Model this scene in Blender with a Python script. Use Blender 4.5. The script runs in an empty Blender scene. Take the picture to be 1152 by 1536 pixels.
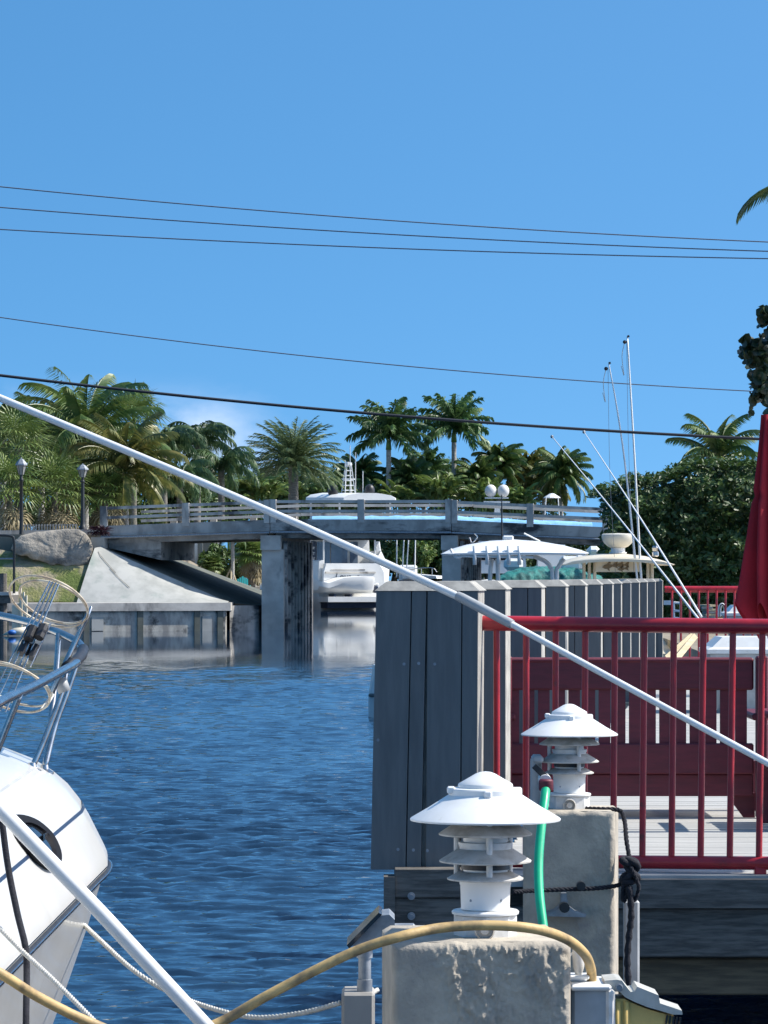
import bpy, math, random
import numpy as np
from mathutils import Vector, Matrix, noise as mnoise

C = bpy.context.scene
COL = C.collection
R = math.radians
rnd = random.Random(7)

# ------------------------------------------------------------------ camera
F = 5300.0                      # focal length in pixels of the 1152 x 1536 photograph
EYE = 2.3                       # eye above the water (water is z = 0)
HOR = 862.0                     # row of the horizon
cam = bpy.data.cameras.new('camera')
camo = bpy.data.objects.new('camera', cam)
COL.objects.link(camo)
camo.location = (0, 0, EYE)
camo.rotation_euler = (R(90), 0, 0)
cam.sensor_fit = 'VERTICAL'
cam.sensor_height = 36.0
cam.sensor_width = 27.0
cam.lens = F / 1536.0 * 36.0
cam.shift_y = (HOR - 768.0) / 1536.0
cam.clip_start = 0.1
cam.clip_end = 6000
C.camera = camo

# ------------------------------------------------------------------ light
SUN_EL, SUN_AZ = 48.0, -4.0      # azimuth: degrees from +X towards the camera (-Y)
sd = Vector((math.cos(R(SUN_EL)) * math.cos(R(SUN_AZ)), -math.cos(R(SUN_EL)) * math.sin(R(SUN_AZ)), math.sin(R(SUN_EL))))
sun = bpy.data.lights.new('sun', 'SUN')
sun.energy = 4.2
sun.angle = R(0.5)
sun.color = (1.0, 0.95, 0.87)
suno = bpy.data.objects.new('sun', sun)
COL.objects.link(suno)
suno.rotation_euler = (-sd).to_track_quat('-Z', 'Y').to_euler()

w = bpy.data.worlds.new('World')
C.world = w
w.use_nodes = True
nt = w.node_tree
nt.nodes.clear()
def N(tree, typ, **kw):
    n = tree.nodes.new(typ)
    for k, v in kw.items():
        setattr(n, k, v)
    return n
out = N(nt, 'ShaderNodeOutputWorld')
bg = N(nt, 'ShaderNodeBackground')
sky = N(nt, 'ShaderNodeTexSky', sky_type='NISHITA', sun_disc=False)
sky.sun_elevation = R(SUN_EL)
sky.sun_rotation = math.atan2(sd.x, sd.y)
sky.air_density = 1.0
sky.dust_density = 1.9
sky.ozone_density = 6.0
tc = N(nt, 'ShaderNodeTexCoord')
sep = N(nt, 'ShaderNodeSeparateXYZ')
nt.links.new(tc.outputs['Generated'], sep.inputs[0])
mz = N(nt, 'ShaderNodeMath', operation='MULTIPLY_ADD')
mz.inputs[1].default_value = 2.2
mz.inputs[2].default_value = 0.23
nt.links.new(sep.outputs['Z'], mz.inputs[0])
cmb = N(nt, 'ShaderNodeCombineXYZ')
nt.links.new(sep.outputs['X'], cmb.inputs[0])
nt.links.new(sep.outputs['Y'], cmb.inputs[1])
nt.links.new(mz.outputs[0], cmb.inputs[2])
nrm = N(nt, 'ShaderNodeVectorMath', operation='NORMALIZE')
nt.links.new(cmb.outputs[0], nrm.inputs[0])
nt.links.new(nrm.outputs[0], sky.inputs['Vector'])
# a few low clouds near the horizon
mp = N(nt, 'ShaderNodeMapping')
mp.inputs['Scale'].default_value = (26, 26, 46)
mp.inputs['Location'].default_value = (3.1, 1.7, 0.6)
nt.links.new(tc.outputs['Generated'], mp.inputs['Vector'])
cn = N(nt, 'ShaderNodeTexNoise')
cn.inputs['Scale'].default_value = 1.0
cn.inputs['Detail'].default_value = 6
cn.inputs['Roughness'].default_value = 0.55
nt.links.new(mp.outputs[0], cn.inputs['Vector'])
cr = N(nt, 'ShaderNodeMapRange')
cr.inputs['From Min'].default_value = 0.48
cr.inputs['From Max'].default_value = 0.72
nt.links.new(cn.outputs['Fac'], cr.inputs['Value'])
band = N(nt, 'ShaderNodeMapRange', interpolation_type='SMOOTHSTEP')   # clouds only low over the land
band.inputs['From Min'].default_value = 0.030
band.inputs['From Max'].default_value = 0.058
band.inputs['To Min'].default_value = 1.0
band.inputs['To Max'].default_value = 0.0
nt.links.new(sep.outputs['Z'], band.inputs['Value'])
side = N(nt, 'ShaderNodeMapRange', interpolation_type='SMOOTHSTEP')   # and only to the left of the canal
side.inputs['From Min'].default_value = -0.055
side.inputs['From Max'].default_value = -0.02
side.inputs['To Min'].default_value = 1.0
side.inputs['To Max'].default_value = 0.0
nt.links.new(sep.outputs['X'], side.inputs['Value'])
mm = N(nt, 'ShaderNodeMath', operation='MULTIPLY')
nt.links.new(cr.outputs[0], mm.inputs[0]); nt.links.new(band.outputs[0], mm.inputs[1])
mm2 = N(nt, 'ShaderNodeMath', operation='MULTIPLY')
nt.links.new(mm.outputs[0], mm2.inputs[0]); nt.links.new(side.outputs[0], mm2.inputs[1])
mixc = N(nt, 'ShaderNodeMix', data_type='RGBA')
mixc.inputs['B'].default_value = (5.2, 5.6, 6.4, 1)
nt.links.new(mm2.outputs[0], mixc.inputs['Factor'])
hsv = N(nt, 'ShaderNodeHueSaturation')
hsv.inputs['Saturation'].default_value = 1.22
hsv.inputs['Hue'].default_value = 0.488
nt.links.new(sky.outputs[0], hsv.inputs['Color'])
nt.links.new(hsv.outputs[0], mixc.inputs['A'])
bg.inputs['Strength'].default_value = 0.137
nt.links.new(mixc.outputs['Result'], bg.inputs['Color'])
nt.links.new(bg.outputs[0], out.inputs[0])

C.view_settings.view_transform = 'Standard'
C.view_settings.look = 'None'
C.view_settings.exposure = 0.66
C.view_settings.gamma = 1.0
C.cycles.max_bounces = 6
C.cycles.diffuse_bounces = 2
C.cycles.transparent_max_bounces = 8
C.cycles.use_denoising = True

# ------------------------------------------------------------------ helpers
def P(px, py, d):
    "the point seen at pixel (px, py) of the photograph, d metres away along the view"
    return Vector(((px - 576.0) / F * d, d, EYE - (py - HOR) / F * d))
def W(px, d):
    return px * d / F

class MB:
    def __init__(s):
        s.v = []; s.f = []
    def add(s, vs, fs):
        o = len(s.v)
        s.v.extend([tuple(v) for v in vs])
        s.f.extend([tuple(i + o for i in f) for f in fs])
        return s
    def box(s, c, size, rz=0.0, bev=0.0, mat=None):
        x, y, z = size[0] / 2, size[1] / 2, size[2] / 2
        b = min(bev, x * .9, y * .9, z * .9)
        m = mat if mat is not None else Matrix.Rotation(rz, 3, 'Z')
        c = Vector(c)
        if b <= 0:
            vs = [Vector((i * x, j * y, k * z)) for k in (-1, 1) for j in (-1, 1) for i in (-1, 1)]
            fs = [(0, 2, 3, 1), (4, 5, 7, 6), (0, 1, 5, 4), (2, 6, 7, 3), (0, 4, 6, 2), (1, 3, 7, 5)]
        else:
            vs = []; idx = {}
            for k in (-1, 1):
                for j in (-1, 1):
                    for i in (-1, 1):
                        for a in range(3):
                            p = [i * (x - b), j * (y - b), k * (z - b)]
                            p[a] = (i, j, k)[a] * (x, y, z)[a]
                            idx[(i, j, k, a)] = len(vs); vs.append(Vector(p))
            fs = []
            for a in range(3):
                u, v_ = (a + 1) % 3, (a + 2) % 3
                for sg in (-1, 1):
                    q = []
                    for su, sv in ((-1, -1), (1, -1), (1, 1), (-1, 1)):
                        t = [0, 0, 0]; t[a] = sg; t[u] = su; t[v_] = sv
                        q.append(idx[(t[0], t[1], t[2], a)])
                    fs.append(tuple(q if sg > 0 else q[::-1]))
            for a in range(3):
                u, v_ = (a + 1) % 3, (a + 2) % 3
                for su in (-1, 1):
                    for sv in (-1, 1):
                        t0 = [0, 0, 0]; t0[a] = -1; t0[u] = su; t0[v_] = sv
                        t1 = list(t0); t1[a] = 1
                        q = [idx[(*t0, u)], idx[(*t1, u)], idx[(*t1, v_)], idx[(*t0, v_)]]
                        fs.append(tuple(q if su * sv < 0 else q[::-1]))
            for k in (-1, 1):
                for j in (-1, 1):
                    for i in (-1, 1):
                        q = [idx[(i, j, k, 0)], idx[(i, j, k, 1)], idx[(i, j, k, 2)]]
                        fs.append(tuple(q if i * j * k > 0 else q[::-1]))
        return s.add([m @ v + c for v in vs], fs)
    def prism(s, pts, dv):
        n = len(pts); dv = Vector(dv)
        vs = [Vector(p) for p in pts] + [Vector(p) + dv for p in pts]
        fs = [tuple(range(n)), tuple(range(2 * n - 1, n - 1, -1))]
        for i in range(n):
            j = (i + 1) % n
            fs.append((i, i + n, j + n, j))
        return s.add(vs, fs)
    def tube(s, pts, rad, seg=8, cap=True, squash=None):
        pts = [Vector(p) for p in pts]; n = len(pts)
        rs = rad if isinstance(rad, (list, tuple)) else [rad] * n
        tang = []
        for i in range(n):
            a = pts[max(i - 1, 0)]; b = pts[min(i + 1, n - 1)]
            t = b - a
            tang.append(t.normalized() if t.length > 1e-9 else Vector((0, 0, 1)))
        up = Vector((0, 0, 1)) if abs(tang[0].z) < .9 else Vector((1, 0, 0))
        nx = (up - tang[0] * up.dot(tang[0])).normalized()
        vs = []; fs = []
        for i in range(n):
            nx = nx - tang[i] * nx.dot(tang[i])
            nx = nx.normalized() if nx.length > 1e-9 else tang[i].orthogonal().normalized()
            ny = tang[i].cross(nx)
            for k in range(seg):
                a = 2 * math.pi * k / seg
                vs.append(pts[i] + (nx * math.cos(a) + ny * math.sin(a)) * rs[i])
        for i in range(n - 1):
            for k in range(seg):
                k2 = (k + 1) % seg
                fs.append((i * seg + k, i * seg + k2, (i + 1) * seg + k2, (i + 1) * seg + k))
        if cap:
            fs.append(tuple(range(seg - 1, -1, -1)))
            fs.append(tuple((n - 1) * seg + k for k in range(seg)))
        return s.add(vs, fs)
    def lathe(s, prof, c, seg=48, axis='Z', sx=1.0, sy=1.0):
        c = Vector(c); vs = []; fs = []
        n = len(prof)
        for (r, z) in prof:
            for k in range(seg):
                a = 2 * math.pi * k / seg
                x, y = r * math.cos(a) * sx, r * math.sin(a) * sy
                if axis == 'Z': p = Vector((x, y, z))
                elif axis == 'Y': p = Vector((x, -z, y))
                else: p = Vector((z, x, y))
                vs.append(c + p)
        for i in range(n - 1):
            for k in range(seg):
                k2 = (k + 1) % seg
                fs.append((i * seg + k, i * seg + k2, (i + 1) * seg + k2, (i + 1) * seg + k))
        fs.append(tuple(range(seg - 1, -1, -1)))
        fs.append(tuple((n - 1) * seg + k for k in range(seg)))
        return s.add(vs, fs)
    def loft(s, secs, closed=False, caps=False):
        m = len(secs[0]); vs = [Vector(p) for sec in secs for p in sec]; fs = []
        for i in range(len(secs) - 1):
            for k in range(m if closed else m - 1):
                k2 = (k + 1) % m
                fs.append((i * m + k, i * m + k2, (i + 1) * m + k2, (i + 1) * m + k))
        if caps:
            fs.append(tuple(range(m - 1, -1, -1)))
            fs.append(tuple((len(secs) - 1) * m + k for k in range(m)))
        return s.add(vs, fs)
    def sphere(s, c, r, seg=16, rings=10, sz=1.0):
        prof = [(max(1e-4, r * math.sin(math.pi * i / rings)), -r * sz * math.cos(math.pi * i / rings)) for i in range(rings + 1)]
        return s.lathe(prof, c, seg)
    def build(s, name, m, parent=None, smooth=False, auto=None):
        me = bpy.data.meshes.new(name)
        org = Vector((0, 0, 0))
        if parent is None and s.v:
            a = np.array(s.v); org = Vector(((a[:, 0].min() + a[:, 0].max()) / 2, (a[:, 1].min() + a[:, 1].max()) / 2, a[:, 2].min()))
        elif parent is not None:
            pw = parent; org = Vector((0, 0, 0))
            while pw is not None:
                org += Vector(pw.location); pw = pw.parent
        vv = [(x - org.x, y - org.y, z - org.z) for x, y, z in s.v]
        me.from_pydata(vv, [], s.f)
        me.update()
        if smooth:
            me.polygons.foreach_set('use_smooth', [True] * len(me.polygons))
            if auto is not None:
                me.set_sharp_from_angle(angle=R(auto))
        if m is not None:
            me.materials.append(m)
        o = bpy.data.objects.new(name, me)
        COL.objects.link(o)
        o.parent = parent
        if parent is None:
            o.location = org
        return o

def tag(o, label=None, cat=None, group=None, kind=None):
    if label: o['label'] = label
    if cat: o['category'] = cat
    if group: o['group'] = group
    if kind: o['kind'] = kind
    return o
def thing(name, loc, label, cat, group=None):
    o = bpy.data.objects.new(name, None)
    o.empty_display_size = .2
    COL.objects.link(o)
    o.location = loc
    return tag(o, label, cat, group)
def copy_tree(o, parent=None):
    c = o.copy(); COL.objects.link(c)
    if parent is not None: c.parent = parent
    for ch in [k for k in COL.objects if k.parent == o]:
        copy_tree(ch, c)
    return c

def spline(pts, n=12):
    "Catmull-Rom through the points"
    pts = [Vector(p) for p in pts]
    q = [pts[0] * 2 - pts[1]] + pts + [pts[-1] * 2 - pts[-2]]
    res = []
    for i in range(1, len(q) - 2):
        p0, p1, p2, p3 = q[i - 1], q[i], q[i + 1], q[i + 2]
        for k in range(n):
            t = k / n
            res.append(0.5 * ((2 * p1) + (p2 - p0) * t + (2 * p0 - 5 * p1 + 4 * p2 - p3) * t * t + (3 * p1 - p0 - 3 * p2 + p3) * t ** 3))
    res.append(pts[-1])
    return res

# ------------------------------------------------------------------ materials
def mat(name, col, rough=.6, col2=None, scale=3.0, bump=0.0, bscale=30.0, metal=0.0, spec=.5, stretch=None,
        transl=0.0, lo=.4, hi=.6, detail=5, coat=0.0, fine=0.0, trans=0.0, bdist=.01, col3=None, scale3=1.0, lo3=.55, hi3=.7, stretch3=None, rnd=0.0):
    m = bpy.data.materials.new(name)
    m.use_nodes = True
    t = m.node_tree
    b = t.nodes['Principled BSDF']
    b.inputs['Roughness'].default_value = rough
    b.inputs['Metallic'].default_value = metal
    b.inputs['Specular IOR Level'].default_value = spec
    b.inputs['Coat Weight'].default_value = coat
    b.inputs['Transmission Weight'].default_value = trans
    b.inputs['Base Color'].default_value = (*col, 1)
    geo = N(t, 'ShaderNodeNewGeometry')
    def noise(sc, st, det=detail):
        n = N(t, 'ShaderNodeTexNoise')
        n.inputs['Scale'].default_value = sc
        n.inputs['Detail'].default_value = det
        n.inputs['Roughness'].default_value = .6
        if st:
            mp = N(t, 'ShaderNodeMapping')
            mp.inputs['Scale'].default_value = st
            t.links.new(geo.outputs['Position'], mp.inputs['Vector'])
            t.links.new(mp.outputs[0], n.inputs['Vector'])
        else:
            t.links.new(geo.outputs['Position'], n.inputs['Vector'])
        return n
    last = None
    if col2 is not None:
        n = noise(scale, stretch)
        mr = N(t, 'ShaderNodeMapRange')
        mr.inputs['From Min'].default_value = lo
        mr.inputs['From Max'].default_value = hi
        t.links.new(n.outputs['Fac'], mr.inputs['Value'])
        mx = N(t, 'ShaderNodeMix', data_type='RGBA')
        mx.inputs['A'].default_value = (*col, 1)
        mx.inputs['B'].default_value = (*col2, 1)
        t.links.new(mr.outputs[0], mx.inputs['Factor'])
        last = mx.outputs['Result']
    if col3 is not None:
        n = noise(scale3, stretch3)
        mr = N(t, 'ShaderNodeMapRange')
        mr.inputs['From Min'].default_value = lo3
        mr.inputs['From Max'].default_value = hi3
        t.links.new(n.outputs['Fac'], mr.inputs['Value'])
        mx = N(t, 'ShaderNodeMix', data_type='RGBA')
        mx.inputs['A'].default_value = (*col, 1)
        if last is not None: t.links.new(last, mx.inputs['A'])
        mx.inputs['B'].default_value = (*col3, 1)
        t.links.new(mr.outputs[0], mx.inputs['Factor'])
        last = mx.outputs['Result']
    if rnd > 0:
        oi = N(t, 'ShaderNodeObjectInfo'); mr = N(t, 'ShaderNodeMapRange')
        mr.inputs['To Min'].default_value = 1 - rnd; mr.inputs['To Max'].default_value = 1 + rnd
        t.links.new(oi.outputs['Random'], mr.inputs['Value'])
        hs_n = N(t, 'ShaderNodeHueSaturation'); hs_n.inputs['Color'].default_value = (*col, 1)
        t.links.new(mr.outputs[0], hs_n.inputs['Value'])
        if last is not None: t.links.new(last, hs_n.inputs['Color'])
        last = hs_n.outputs[0]
    if last is not None:
        t.links.new(last, b.inputs['Base Color'])
    if bump > 0:
        n = noise(bscale, stretch, 6)
        bp = N(t, 'ShaderNodeBump')
        bp.inputs['Strength'].default_value = bump
        bp.inputs['Distance'].default_value = bdist
        t.links.new(n.outputs['Fac'], bp.inputs['Height'])
        t.links.new(bp.outputs[0], b.inputs['Normal'])
    if transl > 0:
        tr = N(t, 'ShaderNodeBsdfTranslucent')
        tr.inputs['Color'].default_value = (*[min(1, c * 1.6) for c in col], 1)
        if last is not None: t.links.new(last, tr.inputs['Color'])
        ms = N(t, 'ShaderNodeMixShader')
        ms.inputs[0].default_value = transl
        t.links.new(b.outputs[0], ms.inputs[1]); t.links.new(tr.outputs[0], ms.inputs[2])
        t.links.new(ms.outputs[0], t.nodes['Material Output'].inputs[0])
    return m

M = {}
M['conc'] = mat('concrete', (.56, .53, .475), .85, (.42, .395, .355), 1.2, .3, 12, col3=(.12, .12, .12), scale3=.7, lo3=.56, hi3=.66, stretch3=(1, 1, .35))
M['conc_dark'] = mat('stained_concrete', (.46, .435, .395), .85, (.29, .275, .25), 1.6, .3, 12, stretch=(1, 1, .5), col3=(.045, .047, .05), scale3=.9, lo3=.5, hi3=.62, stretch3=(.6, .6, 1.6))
M['conc_pale'] = mat('pale_concrete', (.43, .43, .40), .85, (.33, .335, .31), 1.1, .25, 8, col3=(.25, .29, .26), scale3=.8, lo3=.54, hi3=.68)
M['shade_pile'] = mat('shade_and_pile_concrete', (.13, .14, .12), .9, (.085, .095, .08), 1.0, .3, 8)  # dark piles; also shade painted into the slope face under the bridge
M['conc_wall'] = mat('seawall_concrete', (.50, .48, .42), .9, (.26, .25, .23), 2.2, .4, 8, stretch=(1, 1, .5), col3=(.07, .07, .065), scale3=1.4, lo3=.54, hi3=.66)
M['rock'] = mat('weathered_shotcrete', (.36, .325, .27), .95, (.20, .185, .16), 1.0, .8, 3.0, bdist=.2, col3=(.07, .07, .07), scale3=.8, lo3=.58, hi3=.7)
M['stucco'] = mat('pillar_plaster', (.48, .425, .34), .92, (.37, .33, .27), 14, .5, 90, bdist=.006, col3=(.26, .25, .23), scale3=5, lo3=.56, hi3=.72)
M['fence'] = mat('grey_fence_boards', (.172, .170, .163), .75, (.148, .147, .142), 8, .25, 60, stretch=(6, 6, .6), bdist=.003, rnd=.07, col3=(.118, .118, .115), scale3=2.2, lo3=.58, hi3=.75, stretch3=(3, 3, .5))
M['fence_top'] = mat('weathered_sunlit_boards', (.40, .385, .345), .85, (.28, .27, .245), 12, .3, 60, bdist=.004)  # weathered caps and boards; on post sides the pale tone stands for sunlight
M['timber'] = mat('grey_timber', (.165, .15, .13), .85, (.085, .078, .068), 7, .4, 40, stretch=(1, 1, 9), bdist=.004)
M['timber_brown'] = mat('brown_timber', (.20, .145, .085), .85, (.12, .088, .055), 6, .4, 40, stretch=(1, 1, 9), bdist=.004)
M['plank'] = mat('pale_planks', (.55, .46, .30), .8, (.42, .35, .22), 5, .2, 40, stretch=(1, 1, 6))
M['deck'] = mat('deck_boards', (.44, .435, .41), .8, (.34, .335, .315), 3, .3, 40, stretch=(1, 14, 1), bdist=.004)
M['red'] = mat('red_paint', (.47, .016, .026), .38, (.34, .013, .022), 9, .08, 60, coat=.2, col3=(.16, .02, .02), scale3=14, lo3=.62, hi3=.72)
M['red_wood'] = mat('dark_red_boards', (.145, .020, .034), .55, (.110, .017, .029), 8, .15, 50, stretch=(1, 6, 6), rnd=.12)
M['red_cloth'] = mat('red_canvas', (.44, .015, .030), .85, (.34, .013, .026), 4, .25, 25, transl=.15)
M['white'] = mat('white_paint', (.80, .80, .78), .42, (.74, .735, .70), 9, coat=.12, col3=(.62, .60, .54), scale3=30, lo3=.62, hi3=.78)
M['white_dusty'] = mat('dusty_white_paint', (.70, .69, .66), .6, (.52, .50, .46), 40, .05, 90, lo=.45, hi=.75)
M['louver'] = mat('dusty_louver', (.58, .56, .52), .75, (.36, .33, .28), 30, .1, 90, lo=.42, hi=.72)
M['gel'] = mat('gelcoat', (.64, .63, .59), .28, (.60, .59, .55), 3, coat=.4, col3=(.55, .535, .48), scale3=7, lo3=.6, hi3=.8, stretch3=(1, 1, .3))
M['gel_far'] = mat('boat_white', (.78, .78, .75), .35, (.66, .66, .63), 1.2, lo=.5, hi=.8)
M['cream'] = mat('cream_gelcoat', (.74, .66, .50), .4, (.68, .60, .45), 2)
M['pale_cream'] = mat('pale_cream_plastic', (.66, .63, .54), .4, (.60, .57, .49), 4)
M['steel'] = mat('polished_steel', (.60, .58, .55), .2, (.42, .41, .40), 25, metal=1.0)
M['galv'] = mat('galvanised_steel', (.36, .38, .40), .5, (.24, .26, .28), 18, metal=.5, bump=.1)
M['black'] = mat('black_rubber', (.012, .012, .014), .45, (.022, .022, .024), 30, .1, 80)
M['matte_black'] = mat('matte_black', (.006, .006, .008), .7, spec=.15)
M['rope_black'] = mat('black_rope', (.010, .011, .016), .9, (.02, .02, .028), 120, .4, 200)
M['rope_white'] = mat('white_rope', (.62, .60, .55), .9, (.50, .48, .42), 90, .3, 200)
M['yellow'] = mat('yellow_cable', (.62, .42, .17), .55, (.50, .34, .14), 14, .1, 60, col3=(.20, .14, .075), scale3=16, lo3=.46, hi3=.66)
M['yellow_plug'] = mat('yellow_plastic', (.80, .55, .17), .5, (.66, .45, .14), 25)
M['green_hose'] = mat('green_hose', (.01, .46, .22), .35, (.01, .38, .18), 14, coat=.3)
M['pvc'] = mat('white_pole', (.82, .82, .80), .3, (.74, .74, .71), 6, coat=.3)
M['lid_plastic'] = mat('shade_darkened_plastic', (.50, .49, .44), .5, (.42, .41, .36), 30)  # shade on the open outlet lid, put into a darker base colour
M['pvc_grey'] = mat('grey_plastic', (.42, .43, .43), .5, (.34, .35, .35), 12)
M['glass_dark'] = mat('dark_glass', (.012, .015, .02), .06, spec=.6)
M['glass_blue'] = mat('tinted_cabin_glass', (.09, .14, .21), .10, (.13, .18, .25), 1.5, spec=.6)
M['glass_lamp'] = mat('lamp_glass', (.75, .76, .74), .25, (.6, .6, .58), 9)
M['teal'] = mat('teal_canvas', (.015, .19, .17), .7, (.008, .09, .085), 5, .6, 6, bdist=.08)
M['teal_chair'] = mat('teal_plastic', (.06, .48, .46), .5)
M['blue_tarp'] = mat('blue_tarpaulin', (.30, .58, .86), .5, (.22, .47, .75), 1.6, .3, 4, bdist=.1)
M['blue'] = mat('blue_plastic', (.02, .13, .42), .5)
M['navy'] = mat('navy_gelcoat', (.02, .03, .06), .3)
M['grass'] = mat('grass', (.11, .15, .035), .95, (.22, .22, .08), .9, .9, 9, bdist=.1, col3=(.33, .28, .19), scale3=.7, lo3=.49, hi3=.62)
M['soil'] = mat('sandy_soil', (.28, .24, .18), .95, (.18, .155, .11), .5, .4, 4)
M['house'] = mat('beige_stucco', (.36, .36, .32), .85, (.32, .32, .285), .8)
M['bark'] = mat('palm_bark', (.24, .22, .19), .9, (.14, .13, .11), 4, .5, 12, stretch=(1, 1, 5), bdist=.03)
M['bark_pale'] = mat('pale_palm_bark', (.42, .40, .36), .9, (.30, .29, .26), 4, .4, 12, stretch=(1, 1, 4), bdist=.03)
M['green_shaft'] = mat('green_crownshaft', (.13, .22, .05), .5, (.10, .17, .04), 3)
def leafmat(name, a, b, c, rough=.42, tr=.25, sc=.5, k=1.22):
    f = lambda v: (min(.6, v[0] * k * .95), min(.6, v[1] * k), min(.6, v[2] * k * 1.05))
    return mat(name, f(a), rough, f(b), sc, col3=f(c), scale3=sc * 4.5, lo3=.50, hi3=.64, transl=tr, lo=.42, hi=.58, rnd=.15)
M['coco'] = leafmat('coconut_leaf', (0.095, 0.148, 0.031), (0.058, 0.106, 0.026), (0.167, 0.195, 0.050))
M['coco_y'] = leafmat('ageing_coconut_leaf', (0.151, 0.155, 0.031), (0.095, 0.115, 0.027), (0.303, 0.257, 0.074))
M['royal'] = leafmat('royal_palm_leaf', (0.073, 0.134, 0.036), (0.048, 0.094, 0.029), (0.118, 0.186, 0.051))
M['date'] = leafmat('date_palm_leaf', (0.111, 0.147, 0.058), (0.072, 0.105, 0.038), (0.157, 0.190, 0.077))
M['fan'] = leafmat('fan_palm_leaf', (0.116, 0.164, 0.037), (0.065, 0.109, 0.026), (0.218, 0.257, 0.071))
M['dead'] = leafmat('dry_palm_leaf', (.27, .21, .11), (.18, .14, .07), (.36, .29, .17), .8, .15)
M['queen'] = leafmat('queen_palm_leaf', (0.080, 0.133, 0.050), (0.052, 0.094, 0.037), (0.138, 0.187, 0.071))
M['areca'] = leafmat('areca_leaf', (0.158, 0.218, 0.044), (0.091, 0.145, 0.032), (0.241, 0.275, 0.074))
M['broad'] = leafmat('broad_leaf', (0.068, 0.109, 0.024), (0.043, 0.076, 0.019), (0.115, 0.153, 0.040))
M['hedge'] = leafmat('ficus_leaf', (0.048, 0.091, 0.019), (0.032, 0.062, 0.015), (0.091, 0.137, 0.030), .45, .2, 1.2)
M['grape'] = leafmat('sea_grape_leaf', (.030, .045, .016), (.020, .032, .012), (.06, .05, .025), .4, .15, 2.0)
M['maroon'] = leafmat('maroon_leaf', (.05, .012, .022), (.03, .010, .018), (.08, .02, .03))
M['cable'] = mat('cable_sheath', (.02, .022, .028), .6)
M['wire'] = mat('bare_conductor', (.10, .12, .16), .5)
M['fishbrown'] = mat('brown_decal', (.20, .15, .085), .6)
M['tan_wire'] = mat('coated_wire', (.62, .55, .42), .4, (.40, .30, .20), 30)
M['glass_lantern'] = mat('old_lantern_glass', (.30, .31, .30), .2, (.2, .21, .2), 6)
M['lantern'] = mat('black_lamp_metal', (.02, .022, .022), .45)

# water -------------------------------------------------------------
def water_mat():
    m = bpy.data.materials.new('canal_water'); m.use_nodes = True
    t = m.node_tree; b = t.nodes['Principled BSDF']
    b.inputs['Base Color'].default_value = (.007, .024, .052, 1)
    b.inputs['Roughness'].default_value = .03
    b.inputs['IOR'].default_value = 1.333
    geo = N(t, 'ShaderNodeNewGeometry')
    sp = N(t, 'ShaderNodeSeparateXYZ'); t.links.new(geo.outputs['Position'], sp.inputs[0])
    def nz(scale, st, det=2, rot=0):
        mp = N(t, 'ShaderNodeMapping'); mp.inputs['Scale'].default_value = st; mp.inputs['Rotation'].default_value = (0, 0, rot)
        t.links.new(geo.outputs['Position'], mp.inputs['Vector'])
        n = N(t, 'ShaderNodeTexNoise'); n.inputs['Scale'].default_value = scale; n.inputs['Detail'].default_value = det
        n.inputs['Distortion'].default_value = .4
        t.links.new(mp.outputs[0], n.inputs['Vector'])
        return n.outputs['Fac']
    def mul(a, k):
        x = N(t, 'ShaderNodeMath', operation='MULTIPLY'); t.links.new(a, x.inputs[0])
        if isinstance(k, float): x.inputs[1].default_value = k
        else: t.links.new(k, x.inputs[1])
        return x.outputs[0]
    def add(a, c):
        x = N(t, 'ShaderNodeMath', operation='ADD'); t.links.new(a, x.inputs[0]); t.links.new(c, x.inputs[1]); return x.outputs[0]
    # wind dies towards the bridge: the boundary wanders
    wob = N(t, 'ShaderNodeMath', operation='MULTIPLY_ADD'); wob.inputs[1].default_value = 26.0
    t.links.new(nz(.12, (1, .25, 1), 3), wob.inputs[0]); t.links.new(sp.outputs['Y'], wob.inputs[2])
    calm = N(t, 'ShaderNodeMapRange', interpolation_type='SMOOTHSTEP')
    calm.inputs['From Min'].default_value = 98.0; calm.inputs['From Max'].default_value = 116.0
    calm.inputs['To Min'].default_value = 1.0; calm.inputs['To Max'].default_value = .02
    t.links.new(wob.outputs[0], calm.inputs['Value'])
    h = add(add(mul(nz(1.0, (1.6, 2.6, 1), 3, .15), .012), mul(nz(1.0, (7.0, 11.0, 1), 2, -.2), .007)), mul(nz(1.0, (.45, .9, 1), 2, .3), .03))
    h = mul(h, calm.outputs[0])
    bp = N(t, 'ShaderNodeBump'); bp.inputs['Strength'].default_value = 1.0; bp.inputs['Distance'].default_value = 1.0
    t.links.new(h, bp.inputs['Height']); t.links.new(bp.outputs[0], b.inputs['Normal'])
    return m
M['water'] = water_mat()
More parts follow.
